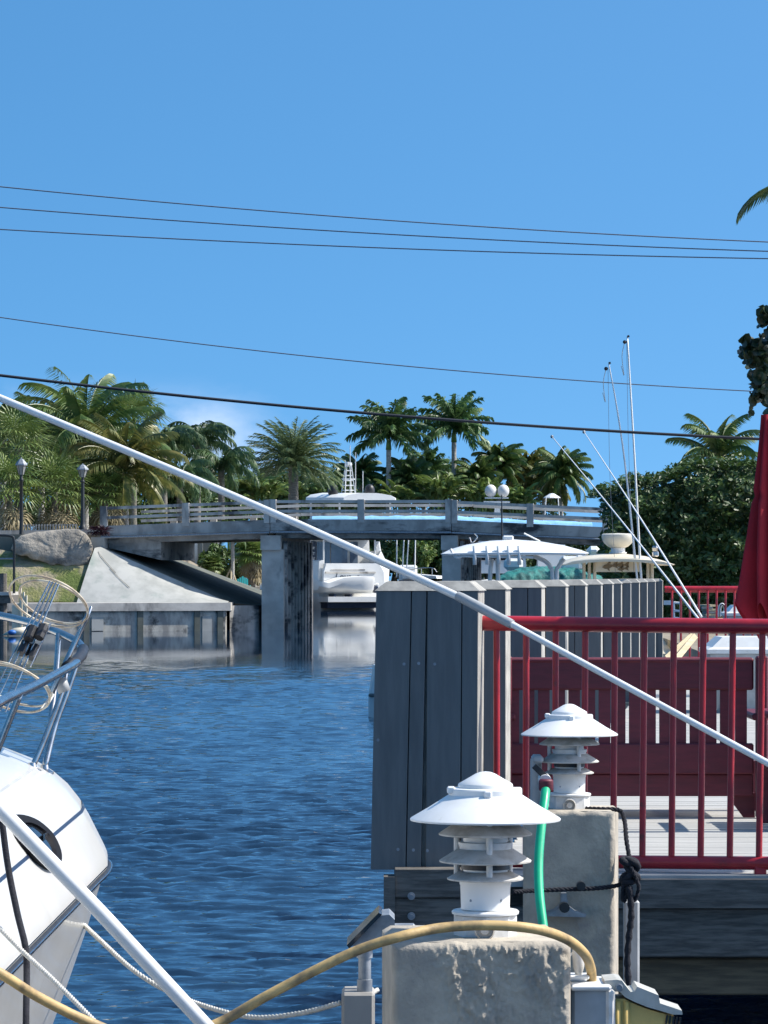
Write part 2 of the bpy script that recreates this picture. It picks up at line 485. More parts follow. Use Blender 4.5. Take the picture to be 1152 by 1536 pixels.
def water_surface():
    "one sheet: a finely rippled fan ahead of the dock, set in a flat sheet to the horizon"
    rs = np.random.RandomState(4)
    ds = [5.0]
    while ds[-1] < 125: ds.append(ds[-1] + .0011 * ds[-1] + .018)
    while ds[-1] < 420: ds.append(ds[-1] + 4)
    ds = np.array(ds); us = np.linspace(-.30, .30, 301)
    D, U = np.meshgrid(ds, us, indexing='ij')
    X = D * U; Y = D
    Z = np.zeros_like(X)
    sp = .0021 * D
    for k in range(90):
        lam = .075 * (6.5 ** rs.rand())
        th = rs.randn() * .55 + .12
        kx, ky = math.sin(th), math.cos(th)
        q = 2 * math.pi / lam
        att = np.clip(lam / np.maximum(.001, 2.2 * sp * max(.35, abs(kx)) + .03) - .6, 0, 1)
        ph = q * (kx * X + ky * Y) + rs.rand() * 6.283
        w_ = np.sin(ph + .35 * np.sin(ph + 1.0))
        Z += att * w_ * lam ** .75 * .0050
    gust = .75 + .35 * np.sin(X * .21 + Y * .13 + 1.0) * np.sin(Y * .07 + 2) + .2 * np.sin(X * .9 - Y * .31)
    edge = 93 + 3.0 * np.sin(X * .55) + 2.0 * np.sin(X * 1.7 + 1.0)
    f = np.clip((edge - D) / 9.0, 0, 1); f = f * f * (3 - 2 * f)
    side_ = np.clip((.30 - np.abs(U)) / .03, 0, 1)
    Z *= (f * gust + .012) * side_
    nr, ncl = X.shape
    co = np.stack([X, Y, Z], -1).reshape(-1, 3)
    a = (np.arange(nr - 1)[:, None] * ncl + np.arange(ncl - 1)[None, :]).reshape(-1)
    q4 = np.stack([a, a + 1, a + ncl + 1, a + ncl], -1)
    extra = np.array([(-900, -60, -.08), (900, -60, -.08), (900, 2500, -.08), (-900, 2500, -.08)], float)
    n0 = len(co)
    co = np.concatenate([co, extra]); q4 = np.concatenate([q4, np.array([[n0, n0 + 1, n0 + 2, n0 + 3]])])
    me = bpy.data.meshes.new('water')
    me.vertices.add(len(co)); me.vertices.foreach_set('co', co.astype(np.float32).ravel())
    me.loops.add(q4.size); me.loops.foreach_set('vertex_index', q4.astype(np.int32).ravel())
    me.polygons.add(len(q4)); me.polygons.foreach_set('loop_start', np.arange(0, q4.size, 4, dtype=np.int32))
    me.polygons.foreach_set('use_smooth', np.ones(len(q4), dtype=bool))
    me.update(calc_edges=True); me.validate()
    me.materials.append(M['water'])
    o = bpy.data.objects.new('water', me); COL.objects.link(o)
    tag(o, kind='structure')
water_surface()
mb = MB(); mb.add([(-900, -60, -3), (900, -60, -3), (900, 2500, -3), (-900, 2500, -3)], [(0, 1, 2, 3)])
tag(mb.build('seabed_ground', M['soil']), kind='structure')

# ================================================================== LARGE STRUCTURE
# ---- left bank: plateau, grass slope
def gridsurf(name, m, pts, kind='structure', amp=0.0, sc=1.0):
    "rows of points -> a smooth sheet"
    b = MB(); rows = []
    for r in pts:
        rows.append([p + Vector((0, 0, amp * mnoise.noise(p * sc))) for p in spline(r, 8)])
    n = len(rows[0])
    cols = [spline([rows[i][k] for i in range(len(rows))], 6) for k in range(n)]
    b.loft(cols)
    o = b.build(name, m, smooth=True)
    tag(o, kind=kind)
    return o
ground_z = EYE + 1.72
plat = MB()
plat.prism([(-90, 150.5, ground_z), (-11.5, 150.5, ground_z), (-10.0, 163, ground_z - .5), (-9.0, 185, 2.4), (-90, 320, 2.4)], (0, 0, -6))
tag(plat.build('left_bank_ground', M['soil']), kind='structure')
gridsurf('grass_slope', M['grass'], [
    [P(-900, 903, 145.6), P(-200, 903, 145.6), P(60, 903, 145.6), P(122, 903, 145.6)],
    [P(-900, 888, 146.0), P(-200, 886, 146.0), P(60, 884, 146.0), P(126, 884, 146.0)],
    [P(-900, 862, 146.6), P(-200, 860, 146.6), P(60, 858, 146.6), P(137, 852, 146.8)],
    [P(-900, 800, 150.6), P(-200, 806, 150.6), P(60, 832, 147.6), P(142, 826, 147.8)]], amp=.05, sc=1.4)
# far bank behind the yacht, and the right bank under the hedge
fb = MB()
fb.prism([(-4.9, 158.5, 1.3), (-5.4, 185, 1.3), (-5.6, 230, 1.3), (-10, 257, 1.3), (-2, 260, 1.3), (140, 262, 1.3), (140, 600, 1.3), (-140, 600, 1.3), (-12, 158.5, 1.3)], (0, 0, -4))
tag(fb.build('far_bank_ground', M['soil']), kind='structure')
rb = MB()
rb.prism([(4.6, 44.5, 1.1), (40, 44.5, 1.1), (60, 150, 1.1), (10, 150, 1.1), (5.4, 70, 1.1)], (0, 0, -4))
tag(rb.build('right_bank_ground', M['soil']), kind='structure')

# ---- seawall with cap
sw = thing('seawall', P(210, 945, 146), 'stained concrete seawall with overhanging cap at the foot of the bridge slope', 'seawall')
b = MB()
zt, zb = P(0, 904, 145).z, P(0, 916, 145).z
SWT = .35
b.prism([(P(-900, 0, 145).x, 145 - SWT * (P(346, 0, 145).x - P(-900, 0, 145).x), zb), (P(346, 0, 145).x, 145.0, zb), (P(346, 0, 145).x, 145.0, zt), (P(-900, 0, 145).x, 145 - SWT * (P(346, 0, 145).x - P(-900, 0, 145).x), zt)], (0, 4.0, 0))
b.build('cap', M['conc'], sw)
b = MB()
x0, x1 = P(-900, 0, 145).x, P(338, 0, 145).x
yw = 145.07
n = 60
secs = []
for i in range(n + 1):
    x = x0 + (x1 - x0) * i / n
    secs.append([(x, yw - SWT * (x1 - x), -1.5), (x, yw - SWT * (x1 - x), zb)])
b.loft([[Vector(p) for p in s_] for s_ in secs])
b.add([(x1, yw, -1.5), (x1, yw + 4, -1.5), (x1, yw + 4, zb), (x1, yw, zb)], [(0, 1, 2, 3)])
b.build('wall', M['conc_wall'], sw)
for px in (20, 135, 213, 296, 330):
    b = MB(); xx = P(px, 0, 145).x
    b.box((xx, 145.06 - SWT * (x1 - xx), (zb - 1.5) / 2), (.24, .13, zb + 1.5), rz=math.atan(SWT))
    b.build('pile', M['shade_pile'], sw)
for p0, p1, hh in ((142, 160, .55), (303, 318, .6), (60, 90, .4)):
    xx = (P(p0, 0, 145).x + P(p1, 0, 145).x) / 2
    b = MB(); b.box((xx, 145.07 - SWT * (x1 - xx), .30), (W(p1 - p0, 145), .12, hh), rz=math.atan(SWT))
    b.build('patch', M['conc_pale'], sw)
# wall under the bridge, in its shadow
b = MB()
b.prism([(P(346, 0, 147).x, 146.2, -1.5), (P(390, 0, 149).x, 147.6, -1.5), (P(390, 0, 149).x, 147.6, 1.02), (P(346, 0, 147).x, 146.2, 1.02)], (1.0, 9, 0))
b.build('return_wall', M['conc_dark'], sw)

# ---- the bridge
BD = lambda px: 147.0 - (px - 400) * .0036
dep = Vector((math.sin(R(7.5)), math.cos(R(7.5)), 0))
nor = Vector((-dep.x, -dep.y, 0))
BW = 8.6
bridge = thing('road_bridge', (P(400, 945, 147).x, 150, 0), 'grey concrete road bridge with slim post and rail parapets over the canal', 'bridge')
def bp(px, py, off=0.0):
    d = BD(px)
    return P(px, py, d) + dep * off
# spans: (x0,x1, top0, top1, bottom0, bottom1)
spans = [(152, 404.5, 789, 779.5, 804, 796.5), (405.5, 677, 779, 779, 796, 796.5), (678, 912, 780, 791, 797, 807)]
for (x0, x1, t0, t1, b0, b1) in spans:
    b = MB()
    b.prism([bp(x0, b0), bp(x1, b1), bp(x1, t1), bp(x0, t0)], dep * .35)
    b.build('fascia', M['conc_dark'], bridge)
    b = MB()
    b.prism([bp(x0, b0 - 3, .352), bp(x1, b1 - 3, .352), bp(x1, t1 + 3, .352), bp(x0, t0 + 3, .352)], dep * (BW - .704))
    b.build('deck', M['conc'], bridge)
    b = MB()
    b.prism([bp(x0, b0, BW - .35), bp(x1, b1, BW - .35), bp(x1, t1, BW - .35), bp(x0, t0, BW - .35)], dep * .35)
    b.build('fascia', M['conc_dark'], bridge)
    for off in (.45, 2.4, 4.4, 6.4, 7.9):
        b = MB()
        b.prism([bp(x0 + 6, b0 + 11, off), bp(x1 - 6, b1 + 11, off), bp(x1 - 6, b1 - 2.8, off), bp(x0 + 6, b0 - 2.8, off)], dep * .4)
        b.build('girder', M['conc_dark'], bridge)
    # service pipe slung under the fascia
    b = MB()
    b.tube([bp(x0, b0 + 2.4, -.12), bp(x1, b1 + 2.4, -.12)], .045, 10)
    b.build('service_pipe', M['galv'], bridge)
    # parapets, front and back
    for off in (.04, BW - .26):
        for (q, hgt, th) in ((0, .80, .12), (1, .40, .12)):
            b = MB()
            dz = Vector((0, 0, hgt)); hz = Vector((0, 0, th))
            b.prism([bp(x0, t0, off) + dz - hz, bp(x1, t1, off) + dz - hz, bp(x1, t1, off) + dz, bp(x0, t0, off) + dz], dep * .16)
            b.build('rail', M['conc'], bridge)
    L = x1 - x0
    for off, fr in ((-.03, (0.012, .5, .985)), (BW - .15, (.2, .45, .7, .95))):
        for u in fr:
            xx = x0 + L * u; tt = t0 + (t1 - t0) * u
            b = MB()
            wpx = 5.0
            hh = .83 if off < 1 else .38
            b.prism([bp(xx - wpx, tt + 5, off), bp(xx + wpx, tt + 5, off), bp(xx + wpx, tt, off) + Vector((0, 0, hh)), bp(xx - wpx, tt, off) + Vector((0, 0, hh))], dep * .22)
            b.build('parapet_post', M['conc'], bridge)
# piers
for (x0, wf) in ((391, 33), (662, 28)):
    yt = 804
    b = MB()
    b.prism([bp(x0, 960, .25), bp(x0 + wf, 960, .25), bp(x0 + wf, yt + 20, .25), bp(x0, yt + 20, .25)], dep * (BW - .5))
    pr = b.build('pier', M['conc'], bridge)
    b = MB()
    b.prism([bp(x0 - 1, yt + 21, .12), bp(x0 + wf - 4, yt + 21, .12), bp(x0 + wf - 4, yt - 1, .12), bp(x0 - 1, yt - 1, .12)], dep * (BW - .2))
    b.build('pier_cap', M['conc'], pr)
    for k in range(9):                       # sheet-pile ribs down the side
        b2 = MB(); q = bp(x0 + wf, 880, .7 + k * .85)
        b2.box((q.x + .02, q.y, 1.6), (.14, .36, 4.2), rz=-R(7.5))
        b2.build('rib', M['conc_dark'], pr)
# abutment under the left end
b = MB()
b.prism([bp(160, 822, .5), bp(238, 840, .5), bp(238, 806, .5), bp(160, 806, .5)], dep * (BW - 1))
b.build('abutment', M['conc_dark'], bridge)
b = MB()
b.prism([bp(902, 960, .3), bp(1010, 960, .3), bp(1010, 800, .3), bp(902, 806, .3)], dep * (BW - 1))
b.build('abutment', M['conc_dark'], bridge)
b = MB()
b.prism([bp(138, 823, -.2), bp(158, 823, -.2), bp(158, 806, -.2), bp(138, 806, -.2)], dep * .9)
b.build('wing_block', M['conc_pale'], bridge)

# blue tarpaulin laid along the deck
b = MB(); secs = []
rr = random.Random(3)
for k in range(34):
    px = 452 + (880 - 452) * k / 33
    tt = 779 if px < 677 else 780 + (px - 678) * 11 / 234
    h = .11 + .06 * rr.random()
    c = bp(px, tt, 3.0)
    c = P(px, tt, BD(px)) + dep * 3.0
    top = c + Vector((0, 0, .0 + h)); 
    secs.append([c + Vector((0, -.5, .0)), c + Vector((0, -.42, .02 + h * .6)), top + Vector((0, .0, .05)), c + Vector((0, .45, .03)), c + Vector((0, .5, 0))])
b.loft(secs)
tag(b.build('tarpaulin', M['blue_tarp'], smooth=True), 'long pale blue tarpaulin lying along the bridge deck behind the parapet', 'tarpaulin')

# ---- concrete slope paving at the left abutment
sl = MB()
A = P(150, 820, 147.2); A0 = P(142, 822, 147.3)
B0 = P(115, 904, 145.4); C0 = P(346, 904, 145.4)
D0 = P(390, 908, 147.5); D1 = D0 + dep * 10; A1 = A + dep * 10.5; A1.z -= .0
nu, nv = 16, 8
def lerp(a, c, t): return a + (c - a) * t
A = P(150, 820, 147.6); C0 = P(346, 904.6, 147.3); C1 = P(342, 904, 145.5)
rows = []
for j in range(nv + 1):
    v = j / nv
    row = []
    for i in range(nu + 1):
        u = i / nu
        top = lerp(A0, A, u / .12) if u < .12 else lerp(A, C0, (u - .12) / .88)
        row.append(lerp(top, lerp(B0, C1, u), v) + Vector((0, 0, .06 * math.sin(math.pi * v))))
    rows.append(row)
sl.loft(rows)
su = MB()
rows = []
for j in range(nv + 1):
    v = j / nv
    f0 = lerp(A, C0, v); f1 = lerp(A1, D1, v)
    rows.append([lerp(f0, f1, i / nu) for i in range(nu + 1)])
su.loft(rows)
su.add([C0, D0, D1], [(0, 1, 2)])
so = sl.build('slope_paving', M['conc_pale'], smooth=True, auto=25)
su.build('painted_shade_face', M['shade_pile'], so, smooth=True)  # bridge shade put into the darker colour of this face
tag(so, 'pale grey concrete paved slope running down from the bridge end to the seawall', 'slope paving')
for (ua, va, ub, vb) in ((.10, .10, .24, .42), (.20, .36, .34, .68)):
    def sp_(u, v):
        top = lerp(A0, A, u / .12) if u < .12 else lerp(A, C0, (u - .12) / .88)
        return lerp(top, lerp(B0, C1, u), v) + Vector((0, -.03, .06 * math.sin(math.pi * v) + .02))
    b = MB(); b.tube([sp_(ua + (ub - ua) * k / 6, va + (vb - va) * k / 6) for k in range(7)], .011, 5)
    b.build('crack', M['rock'], so)
# ---- shotcrete mound and low wall above the grass
outl = [(16, 824), (20, 812), (30, 803), (46, 799), (70, 796), (100, 793), (118, 794), (129, 801), (136, 811), (139, 822), (138, 834), (135, 845), (120, 851), (112, 849), (100, 850), (88, 846), (78, 848), (62, 842), (52, 840), (38, 834), (26, 833)]
b = MB(); cx, cy = 84, 822
pl_ = []
for (a, ya), (c, yc) in zip(outl, outl[1:] + outl[:1]):
    for k in range(4): pl_.append((a + (c - a) * k / 4, ya + (yc - ya) * k / 4))
rings = []
for s_, dd in ((1.0, 150.6), (1.0, 147.25), (.985, 147.12), (.93, 147.05), (.8, 147.0), (.65, 146.95), (.5, 146.95), (.35, 146.95), (.2, 146.95), (.02, 146.95)):
    ring = []
    for x, y in pl_:
        p = P(cx + (x - cx) * s_, cy + (y - cy) * s_, dd)
        p += Vector((0, -.10 * mnoise.noise(p * .9) - .07 * mnoise.noise(p * 2.5) - .035 * mnoise.noise(p * 7), .04 * mnoise.noise(p * 5)))
        p.y += (p.z - 3.2) * .35
        ring.append(p)
    rings.append(ring)
b.loft(rings, closed=True, caps=True)
tag(b.build('shotcrete_mound', M['rock'], smooth=True, auto=50), 'weathered dark grey shotcrete mound with a ragged lower edge above the grass', 'mound')
b = MB()
b.prism([P(-300, 803, 151.4), P(150, 803, 151.4), P(150, 794, 151.4), P(-300, 799, 151.4)], (0, .35, 0))
tag(b.build('kerb_wall', M['conc']), 'low concrete kerb wall under the two street lamps', 'wall')

# ---- picket fence
pf = thing('picket_fence', P(78, 800, 152), 'low grey picket fence between the two street lamps', 'fence')
b = MB()
b.prism([P(30, 790, 152.0), P(116, 788, 152.0), P(116, 786, 152.0), P(30, 788, 152.0)], (0, .06, 0)); b.build('rail', M['bark'], pf)
for k in range(20):
    px = 33 + k * 4.25
    b = MB(); p = P(px, 799, 151.95)
    b.box((p.x, p.y, p.z + .16), (.055, .03, .42)); b.build('picket', M['bark_pale'], pf)

# ---- street lamps
def street_lamp(px, ytop, ybase, d, label):
    base = P(px, ybase, d)
    t = thing('street_lamp', base, label, 'street lamp', 'street lamps at the bridge end')
    H = W(ybase - ytop, d)
    b = MB(); b.lathe([(.17, 0), (.17, .25), (.12, .32), (.085, .5), (.07, H * .72), (.10, H * .73), (.10, H * .745), (.06, H * .76), (.06, H * .80)], base, 12)
    b.build('pole', M['lantern'], t, smooth=True, auto=40)
    b = MB(); b.lathe([(.11, H * .80), (.21, H * .905)], base, 6); lg = b.build('lantern', M['glass_lantern'], t)
    b = MB(); b.lathe([(.26, H * .907), (.25, H * .925), (.10, H * .975), (.03, H * .985), (.02, H)], base, 6); b.build('lamp_cap', M['galv'], t)
    for k in range(6):
        a = math.pi * 2 * k / 6
        b = MB(); b.tube([base + Vector((.115 * math.cos(a), .115 * math.sin(a), H * .80)), base + Vector((.215 * math.cos(a), .215 * math.sin(a), H * .906))], .012, 4)
        b.build('lantern_bar', M['lantern'], lg)
street_lamp(32, 686, 816, 150.9, 'black street lamp with square lantern nearest the left frame edge')
street_lamp(124, 695, 800, 152.4, 'black street lamp with small pale lantern beside the bridge end')

# ================================================================== PLANTS
def feather(mb, base, az, elev, L, droop, nl, ll, lw, ldroop, rg, twist=0.0, start=.14, plum=0.0):
    ca, sa = math.cos(az), math.sin(az)
    h = Vector((ca, sa, 0)); s = Vector((-sa, ca, 0)); up = Vector((0, 0, 1))
    n = 10; pts = []; tg = []
    p = Vector(base); th = elev
    bend = (rg.random() - .5) * .25
    for i in range(n + 1):
        t = i / n
        th = elev - droop * t ** 1.35
        d = (h + s * bend * t).normalized() * math.cos(th) + up * math.sin(th)
        pts.append(p.copy()); tg.append(d)
        p = p + d * (L / n)
    mb.tube(pts, [lw * .55 * (1 - .85 * i / n) + .006 for i in range(n + 1)], 3, cap=False)
    for k in range(nl):
        t = start + (1 - start) * (k + rg.random() * .6) / nl
        u = min(t * n, n - 1e-3); i = int(u); fr = u - i
        c = pts[i].lerp(pts[min(i + 1, n)], fr); d = tg[i].lerp(tg[min(i + 1, n)], fr).normalized()
        nrm_ = s.cross(d).normalized()
        prof = (math.sin(math.pi * (0.14 + .80 * t)) ** .6)
        for sg in (-1, 1):
            l = ll * prof * (.85 + .3 * rg.random())
            fa = R(58 - 30 * t) + (rg.random() - .5) * .2
            dirn = (s * sg * math.sin(fa) + d * math.cos(fa) + nrm_ * (.12 + plum * (rg.random() - .5) * 2)).normalized()
            m1 = c + dirn * l * .5 + Vector((0, 0, -ldroop * l * .12))
            e = m1 + (dirn + Vector((0, 0, -ldroop))).normalized() * l * .55
            wv = (d * .8 + nrm_ * .45 * sg).normalized() * lw
            mb.add([c - wv * .5, c + wv * .5, m1 + wv * .5, m1 - wv * .5, e], [(0, 1, 2, 3), (3, 2, 4)])

def fan(mb, base, az, elev, L, r, nb, bw, droop, rg):
    ca, sa = math.cos(az), math.sin(az)
    h = Vector((ca, sa, 0)); s = Vector((-sa, ca, 0)); up = Vector((0, 0, 1))
    d = h * math.cos(elev) + up * math.sin(elev)
    c = Vector(base) + d * L
    mb.tube([base, Vector(base) + d * L * .5, c], .02, 3, cap=False)
    d2 = (d + up * -.25).normalized(); s2 = (s + up * (rg.random() - .5) * .5).normalized()
    for k in range(nb):
        a = R(-125 + 250 * k / (nb - 1))
        q = (d2 * math.cos(a) + s2 * math.sin(a)).normalized()
        l = r * (1 - .25 * abs(a) / R(125)) * (.9 + .2 * rg.random())
        wv = q.cross(d2.cross(s2)).normalized() * bw
        m1 = c + q * l * .55
        e = m1 + (q + Vector((0, 0, -droop))).normalized() * l * .5
        mb.add([c, m1 - wv * .5, m1 + wv * .5, e], [(0, 1, 2), (1, 3, 2)])

def trunk_mesh(base, top, r0, r1, lean=.0, seg=10):
    base = Vector(base); top = Vector(top)
    b = MB(); pts = []; rs = []
    n = 14
    for i in range(n + 1):
        t = i / n
        p = base.lerp(top, t) + Vector((lean * math.sin(math.pi * t), 0, 0))
        pts.append(p); rs.append((r0 + (r1 - r0) * t) * (1.06 if i % 2 else 1.0) * (1.35 - .35 * min(1, t * 8)))
    b.tube(pts, rs, seg)
    return b

SEED = [100]
def palm(kind, px, py, d, rpx, ybase, label, group=None, leaf=None, lean=0.0, trunk_px=9, fronds=None, dead=0, cat='palm tree', extra=False):
    SEED[0] += 1
    rg = random.Random(SEED[0])
    top = P(px, py, d)
    zb_ = P(px, ybase, d).z
    base = Vector((top.x - lean, d, zb_))
    Lr = W(rpx, d)
    names = {'coco': 'coconut_palm', 'royal': 'royal_palm', 'date': 'date_palm', 'fan': 'fan_palm', 'queen': 'queen_palm', 'areca': 'areca_palm'}
    t = thing(names[kind], base, label, cat, group)
    c = MB(); dd = MB()
    if kind == 'coco':
        n = fronds or 32
        for k in range(n):
            el = R(88 - 105 * ((k + .5) / n) ** 1.1)
            feather(c, top, k * 2.39996 + rg.random() * .4, el, Lr * (.92 + .2 * rg.random()), R(62 + 30 * rg.random()), 42, Lr * .31, W(2.5, d), .9, rg)
    elif kind == 'date':
        n = fronds or 95
        for k in range(n):
            el = R(88 - 96 * ((k + .5) / n))
            feather(c, top, k * 2.39996 + rg.random() * .3, el, Lr * (.95 + .12 * rg.random()), R(48 + 26 * rg.random()), 40, Lr * .19, W(1.2, d), .35, rg, plum=.25)
    elif kind == 'royal':
        n = fronds or 24
        for k in range(n):
            el = R(88 - 96 * ((k + .5) / n))
            feather(c, top + Vector((0, 0, .1)), k * 2.39996 + rg.random() * .4, el, Lr * (.95 + .15 * rg.random()), R(48 + 22 * rg.random()), 46, Lr * .26, W(3.0, d), .8, rg, plum=.9, start=.06)
    elif kind == 'queen':
        n = fronds or 26
        for k in range(n):
            el = R(80 - 70 * ((k + .5) / n))
            feather(c, top, k * 2.39996 + rg.random() * .5, el, Lr * (.9 + .2 * rg.random()), R(105 + 25 * rg.random()), 46, Lr * .27, W(1.8, d), 1.6, rg, plum=.5)
    elif kind == 'areca':
        n = fronds or 46
        for k in range(n):
            o = Vector(((rg.random() - .5) * Lr * .9, (rg.random() - .5) * Lr * .9, -rg.random() * Lr * .55))
            feather(c, top + o - Vector((0, 0, Lr * .45)), rg.random() * 6.28, R(40 + 48 * rg.random()), Lr * (.7 + .45 * rg.random()), R(70 + 40 * rg.random()), 26, Lr * .24, W(1.7, d), .5, rg)
    elif kind == 'fan':
        n = fronds or 34
        for k in range(n):
            el = R(80 - 105 * ((k + .5) / n))
            fan(c, top, k * 2.39996 + rg.random() * .3, el, Lr * .48 * (.85 + .3 * rg.random()), Lr * .58, 17, W(2.6, d), .35 + .5 * rg.random(), rg)
    for k in range(dead):
        el = R(-35 - 40 * rg.random())
        if kind == 'fan':
            fan(dd, top - Vector((0, 0, rg.random() * Lr * .5)), rg.random() * 6.28, el, Lr * .5, Lr * .55, 13, W(2.4, d), .9, rg)
        else:
            feather(dd, top, rg.random() * 6.28, el, Lr * .85, R(35), 32, Lr * .25, W(1.6, d), 1.5, rg)
    if extra:
        for q_, L_, dr in ((math.pi * 1.0, W(158, d), R(82)), (math.pi * 1.05, W(120, d), R(112))):
            feather(c, top + Vector((0, 0, W(50, d))), q_, R(14), L_, dr, 50, W(40, d), W(3, d), 1.0, rg)
    c.build('crown', M[leaf or kind], t)
    if dead: dd.build('dry_frond_skirt', M['dead' if kind == 'fan' else 'coco_y'], t)
    rt = W(trunk_px, d) / 2
    if kind == 'areca':
        b = MB()
        for k in range(9):
            q = base + Vector(((rg.random() - .5) * Lr * .6, (rg.random() - .5) * Lr * .6, 0))
            b.tube([q, Vector((q.x, q.y, top.z - Lr * .4))], .05, 5)
        b.build('stem', M['green_shaft'], t)
    else:
        b = trunk_mesh(base, top - Vector((0, 0, Lr * .28 if kind == 'royal' else 0)), rt * 1.15, rt, lean * .2)
        b.build('trunk', M['bark_pale'] if kind in ('royal', 'coco') else M['bark'], t, smooth=True)
        if kind == 'royal':
            b = MB(); b.tube([top - Vector((0, 0, Lr * .30)), top - Vector((0, 0, Lr * .15)), top + Vector((0, 0, .15))], [rt * 1.25, rt * 1.05, rt * .5], 10)
            b.build('crownshaft', M['green_shaft'], t, smooth=True)
    return t

def leaf_quads(mb, centres, size, rg, flat=.3, out=None):
    for i, c in enumerate(centres):
        n = Vector((rg.gauss(0, 1), rg.gauss(0, 1), rg.gauss(0, 1) + flat * 2))
        if out is not None: n = n + out[i] * 1.6
        n.normalize()
        u = n.orthogonal().normalized(); u = Matrix.Rotation(rg.random() * 6.28, 3, n) @ u
        v = n.cross(u)
        s = size * (.55 + .95 * rg.random())
        mb.add([c - u * s * .62, c + v * s * .30 - u * s * .1, c + u * s * .62 - n * s * .12, c - v * s * .30 - u * s * .1], [(0, 1, 2, 3)])

def broad_tree(px, py, d, wpx, hpx, ybase, label, leafm='broad', nleaf=5200, lsize=None, group=None, name='broadleaf_tree', trunk=True, cat='tree'):
    SEED[0] += 1
    rg = random.Random(SEED[0])
    c = P(px, py, d); rx = W(wpx / 2, d); rz = W(hpx / 2, d); ry = rx * .8
    base = Vector((c.x, d, P(px, ybase, d).z))
    t = thing(name, base, label, cat, group)
    lobes = []
    for k in range(16):
        a = rg.random() * 6.28; e = math.asin(rg.uniform(-.6, 1))
        rr_ = rg.uniform(.45, .85)
        lobes.append((c + Vector((rx * rr_ * math.cos(a) * math.cos(e), ry * rr_ * math.sin(a) * math.cos(e), rz * rr_ * math.sin(e))), rg.uniform(.28, .46) * min(rx, rz * 1.3)))
    pts = []; outs = []
    for k in range(nleaf):
        lc, lr = lobes[rg.randrange(len(lobes))]
        v = Vector((rg.gauss(0, 1), rg.gauss(0, 1), rg.gauss(0, 1))).normalized()
        pts.append(lc + v * lr * (rg.random() ** .35) * (1 + .25 * mnoise.noise(lc * 3 + v * 2)))
        outs.append(v)
    mb = MB(); leaf_quads(mb, pts, lsize or W(4.5, d), rg, .3, outs)
    mb.build('crown', M[leafm], t)
    b = MB()
    top = c + Vector((0, 0, rz * .3))
    r0 = max(.08, rx * .07)
    b.tube([base, base.lerp(top, .5) + Vector((rg.uniform(-.2, .2), 0, 0)), top], [r0 * 1.4, r0, r0 * .4], 8)
    for lc, lr in lobes[:8]:
        s0 = base.lerp(top, rg.uniform(.45, .85))
        b.tube([s0, s0.lerp(lc, .5) + Vector((0, 0, -.1)), lc], [r0 * .55, r0 * .35, r0 * .12], 5)
    b.build('trunk', M['bark'], t)
    return t

gl = 'palms on the bank left of the bridge'
palm('coco', 128, 660, 166, 128, 805, 'tallest coconut palm on the left bank, its fronds crossing the thick black cable', gl, dead=5)
palm('coco', 188, 708, 160, 104, 805, 'coconut palm with yellowing drooping fronds over the left bridge parapet', gl, leaf='coco_y', dead=6)
palm('fan', 200, 632, 178, 62, 805, 'spiky fan palm rising behind the tallest coconut palm on the left bank', gl)
palm('fan', 26, 672, 158, 76, 810, 'broad bright fan palm above the leftmost street lamp', gl, dead=4)
palm('fan', 14, 735, 155, 66, 812, 'shaggy low fan palm at the left frame edge behind the street lamp', gl, dead=14)
palm('fan', 82, 738, 157, 70, 806, 'shaggy fan palm with dry skirt between the two street lamps', gl, dead=22)
palm('fan', 158, 742, 159, 52, 805, 'dry skirted fan palm behind the lamp nearest the bridge', gl, leaf='fan', dead=22)
palm('coco', 62, 655, 172, 78, 805, 'coconut palm half hidden between the fan palms at far left', gl)
palm('coco', 5, 640, 180, 60, 805, 'pale fronded coconut palm cut by the left frame edge above the fan palms', gl)
palm('queen', 246, 672, 182, 70, 800, 'drooping queen palm just right of the spiky fan palm', gl)
palm('queen', 296, 668, 186, 74, 800, 'tallest drooping queen palm left of the date palm', gl)
palm('queen', 332, 706, 184, 68, 800, 'lower drooping queen palm nearest the date palm', gl)
palm('queen', 270, 725, 176, 66, 800, 'dark low queen palm behind the left span of the bridge', gl)
gm = 'palms behind the bridge'
palm('date', 440, 700, 225, 84, 830, 'grey green date palm with a round stiff crown behind the bridge', gm, trunk_px=14)
palm('royal', 583, 655, 264, 66, 800, 'royal palm with pale trunk above the yacht mast', gm, trunk_px=7)
palm('royal', 681, 644, 266, 64, 800, 'tallest royal palm, right of the yacht', gm, trunk_px=7)
palm('royal', 636, 712, 270, 46, 800, 'short dark royal palm between the two tall royal palms', gm, trunk_px=6)
palm('coco', 540, 716, 266, 46, 800, 'dark coconut palm right behind the yacht mast', gm, trunk_px=5, leaf='royal')
palm('coco', 612, 722, 265, 48, 800, 'dark coconut palm beneath the first royal palm', gm, trunk_px=5, leaf='royal')
palm('coco', 748, 700, 268, 50, 800, 'coconut palm above the pair of white satellite domes', gm, trunk_px=5)
palm('coco', 714, 722, 266, 48, 800, 'coconut palm just left of the pair of white satellite domes', gm, trunk_px=5)
palm('coco', 792, 710, 270, 47, 800, 'yellowish coconut palm right of the pair of white satellite domes', gm, trunk_px=5, leaf='coco_y')
palm('coco', 842, 714, 264, 54, 800, 'rightmost coconut palm beyond the bridge with an orange hanging frond', gm, trunk_px=5, dead=4)
palm('coco', 815, 728, 268, 46, 800, 'small coconut palm left of the rightmost palm beyond the bridge', gm, trunk_px=4, leaf='coco_y')
ga = 'bushy areca palms behind the bridge'
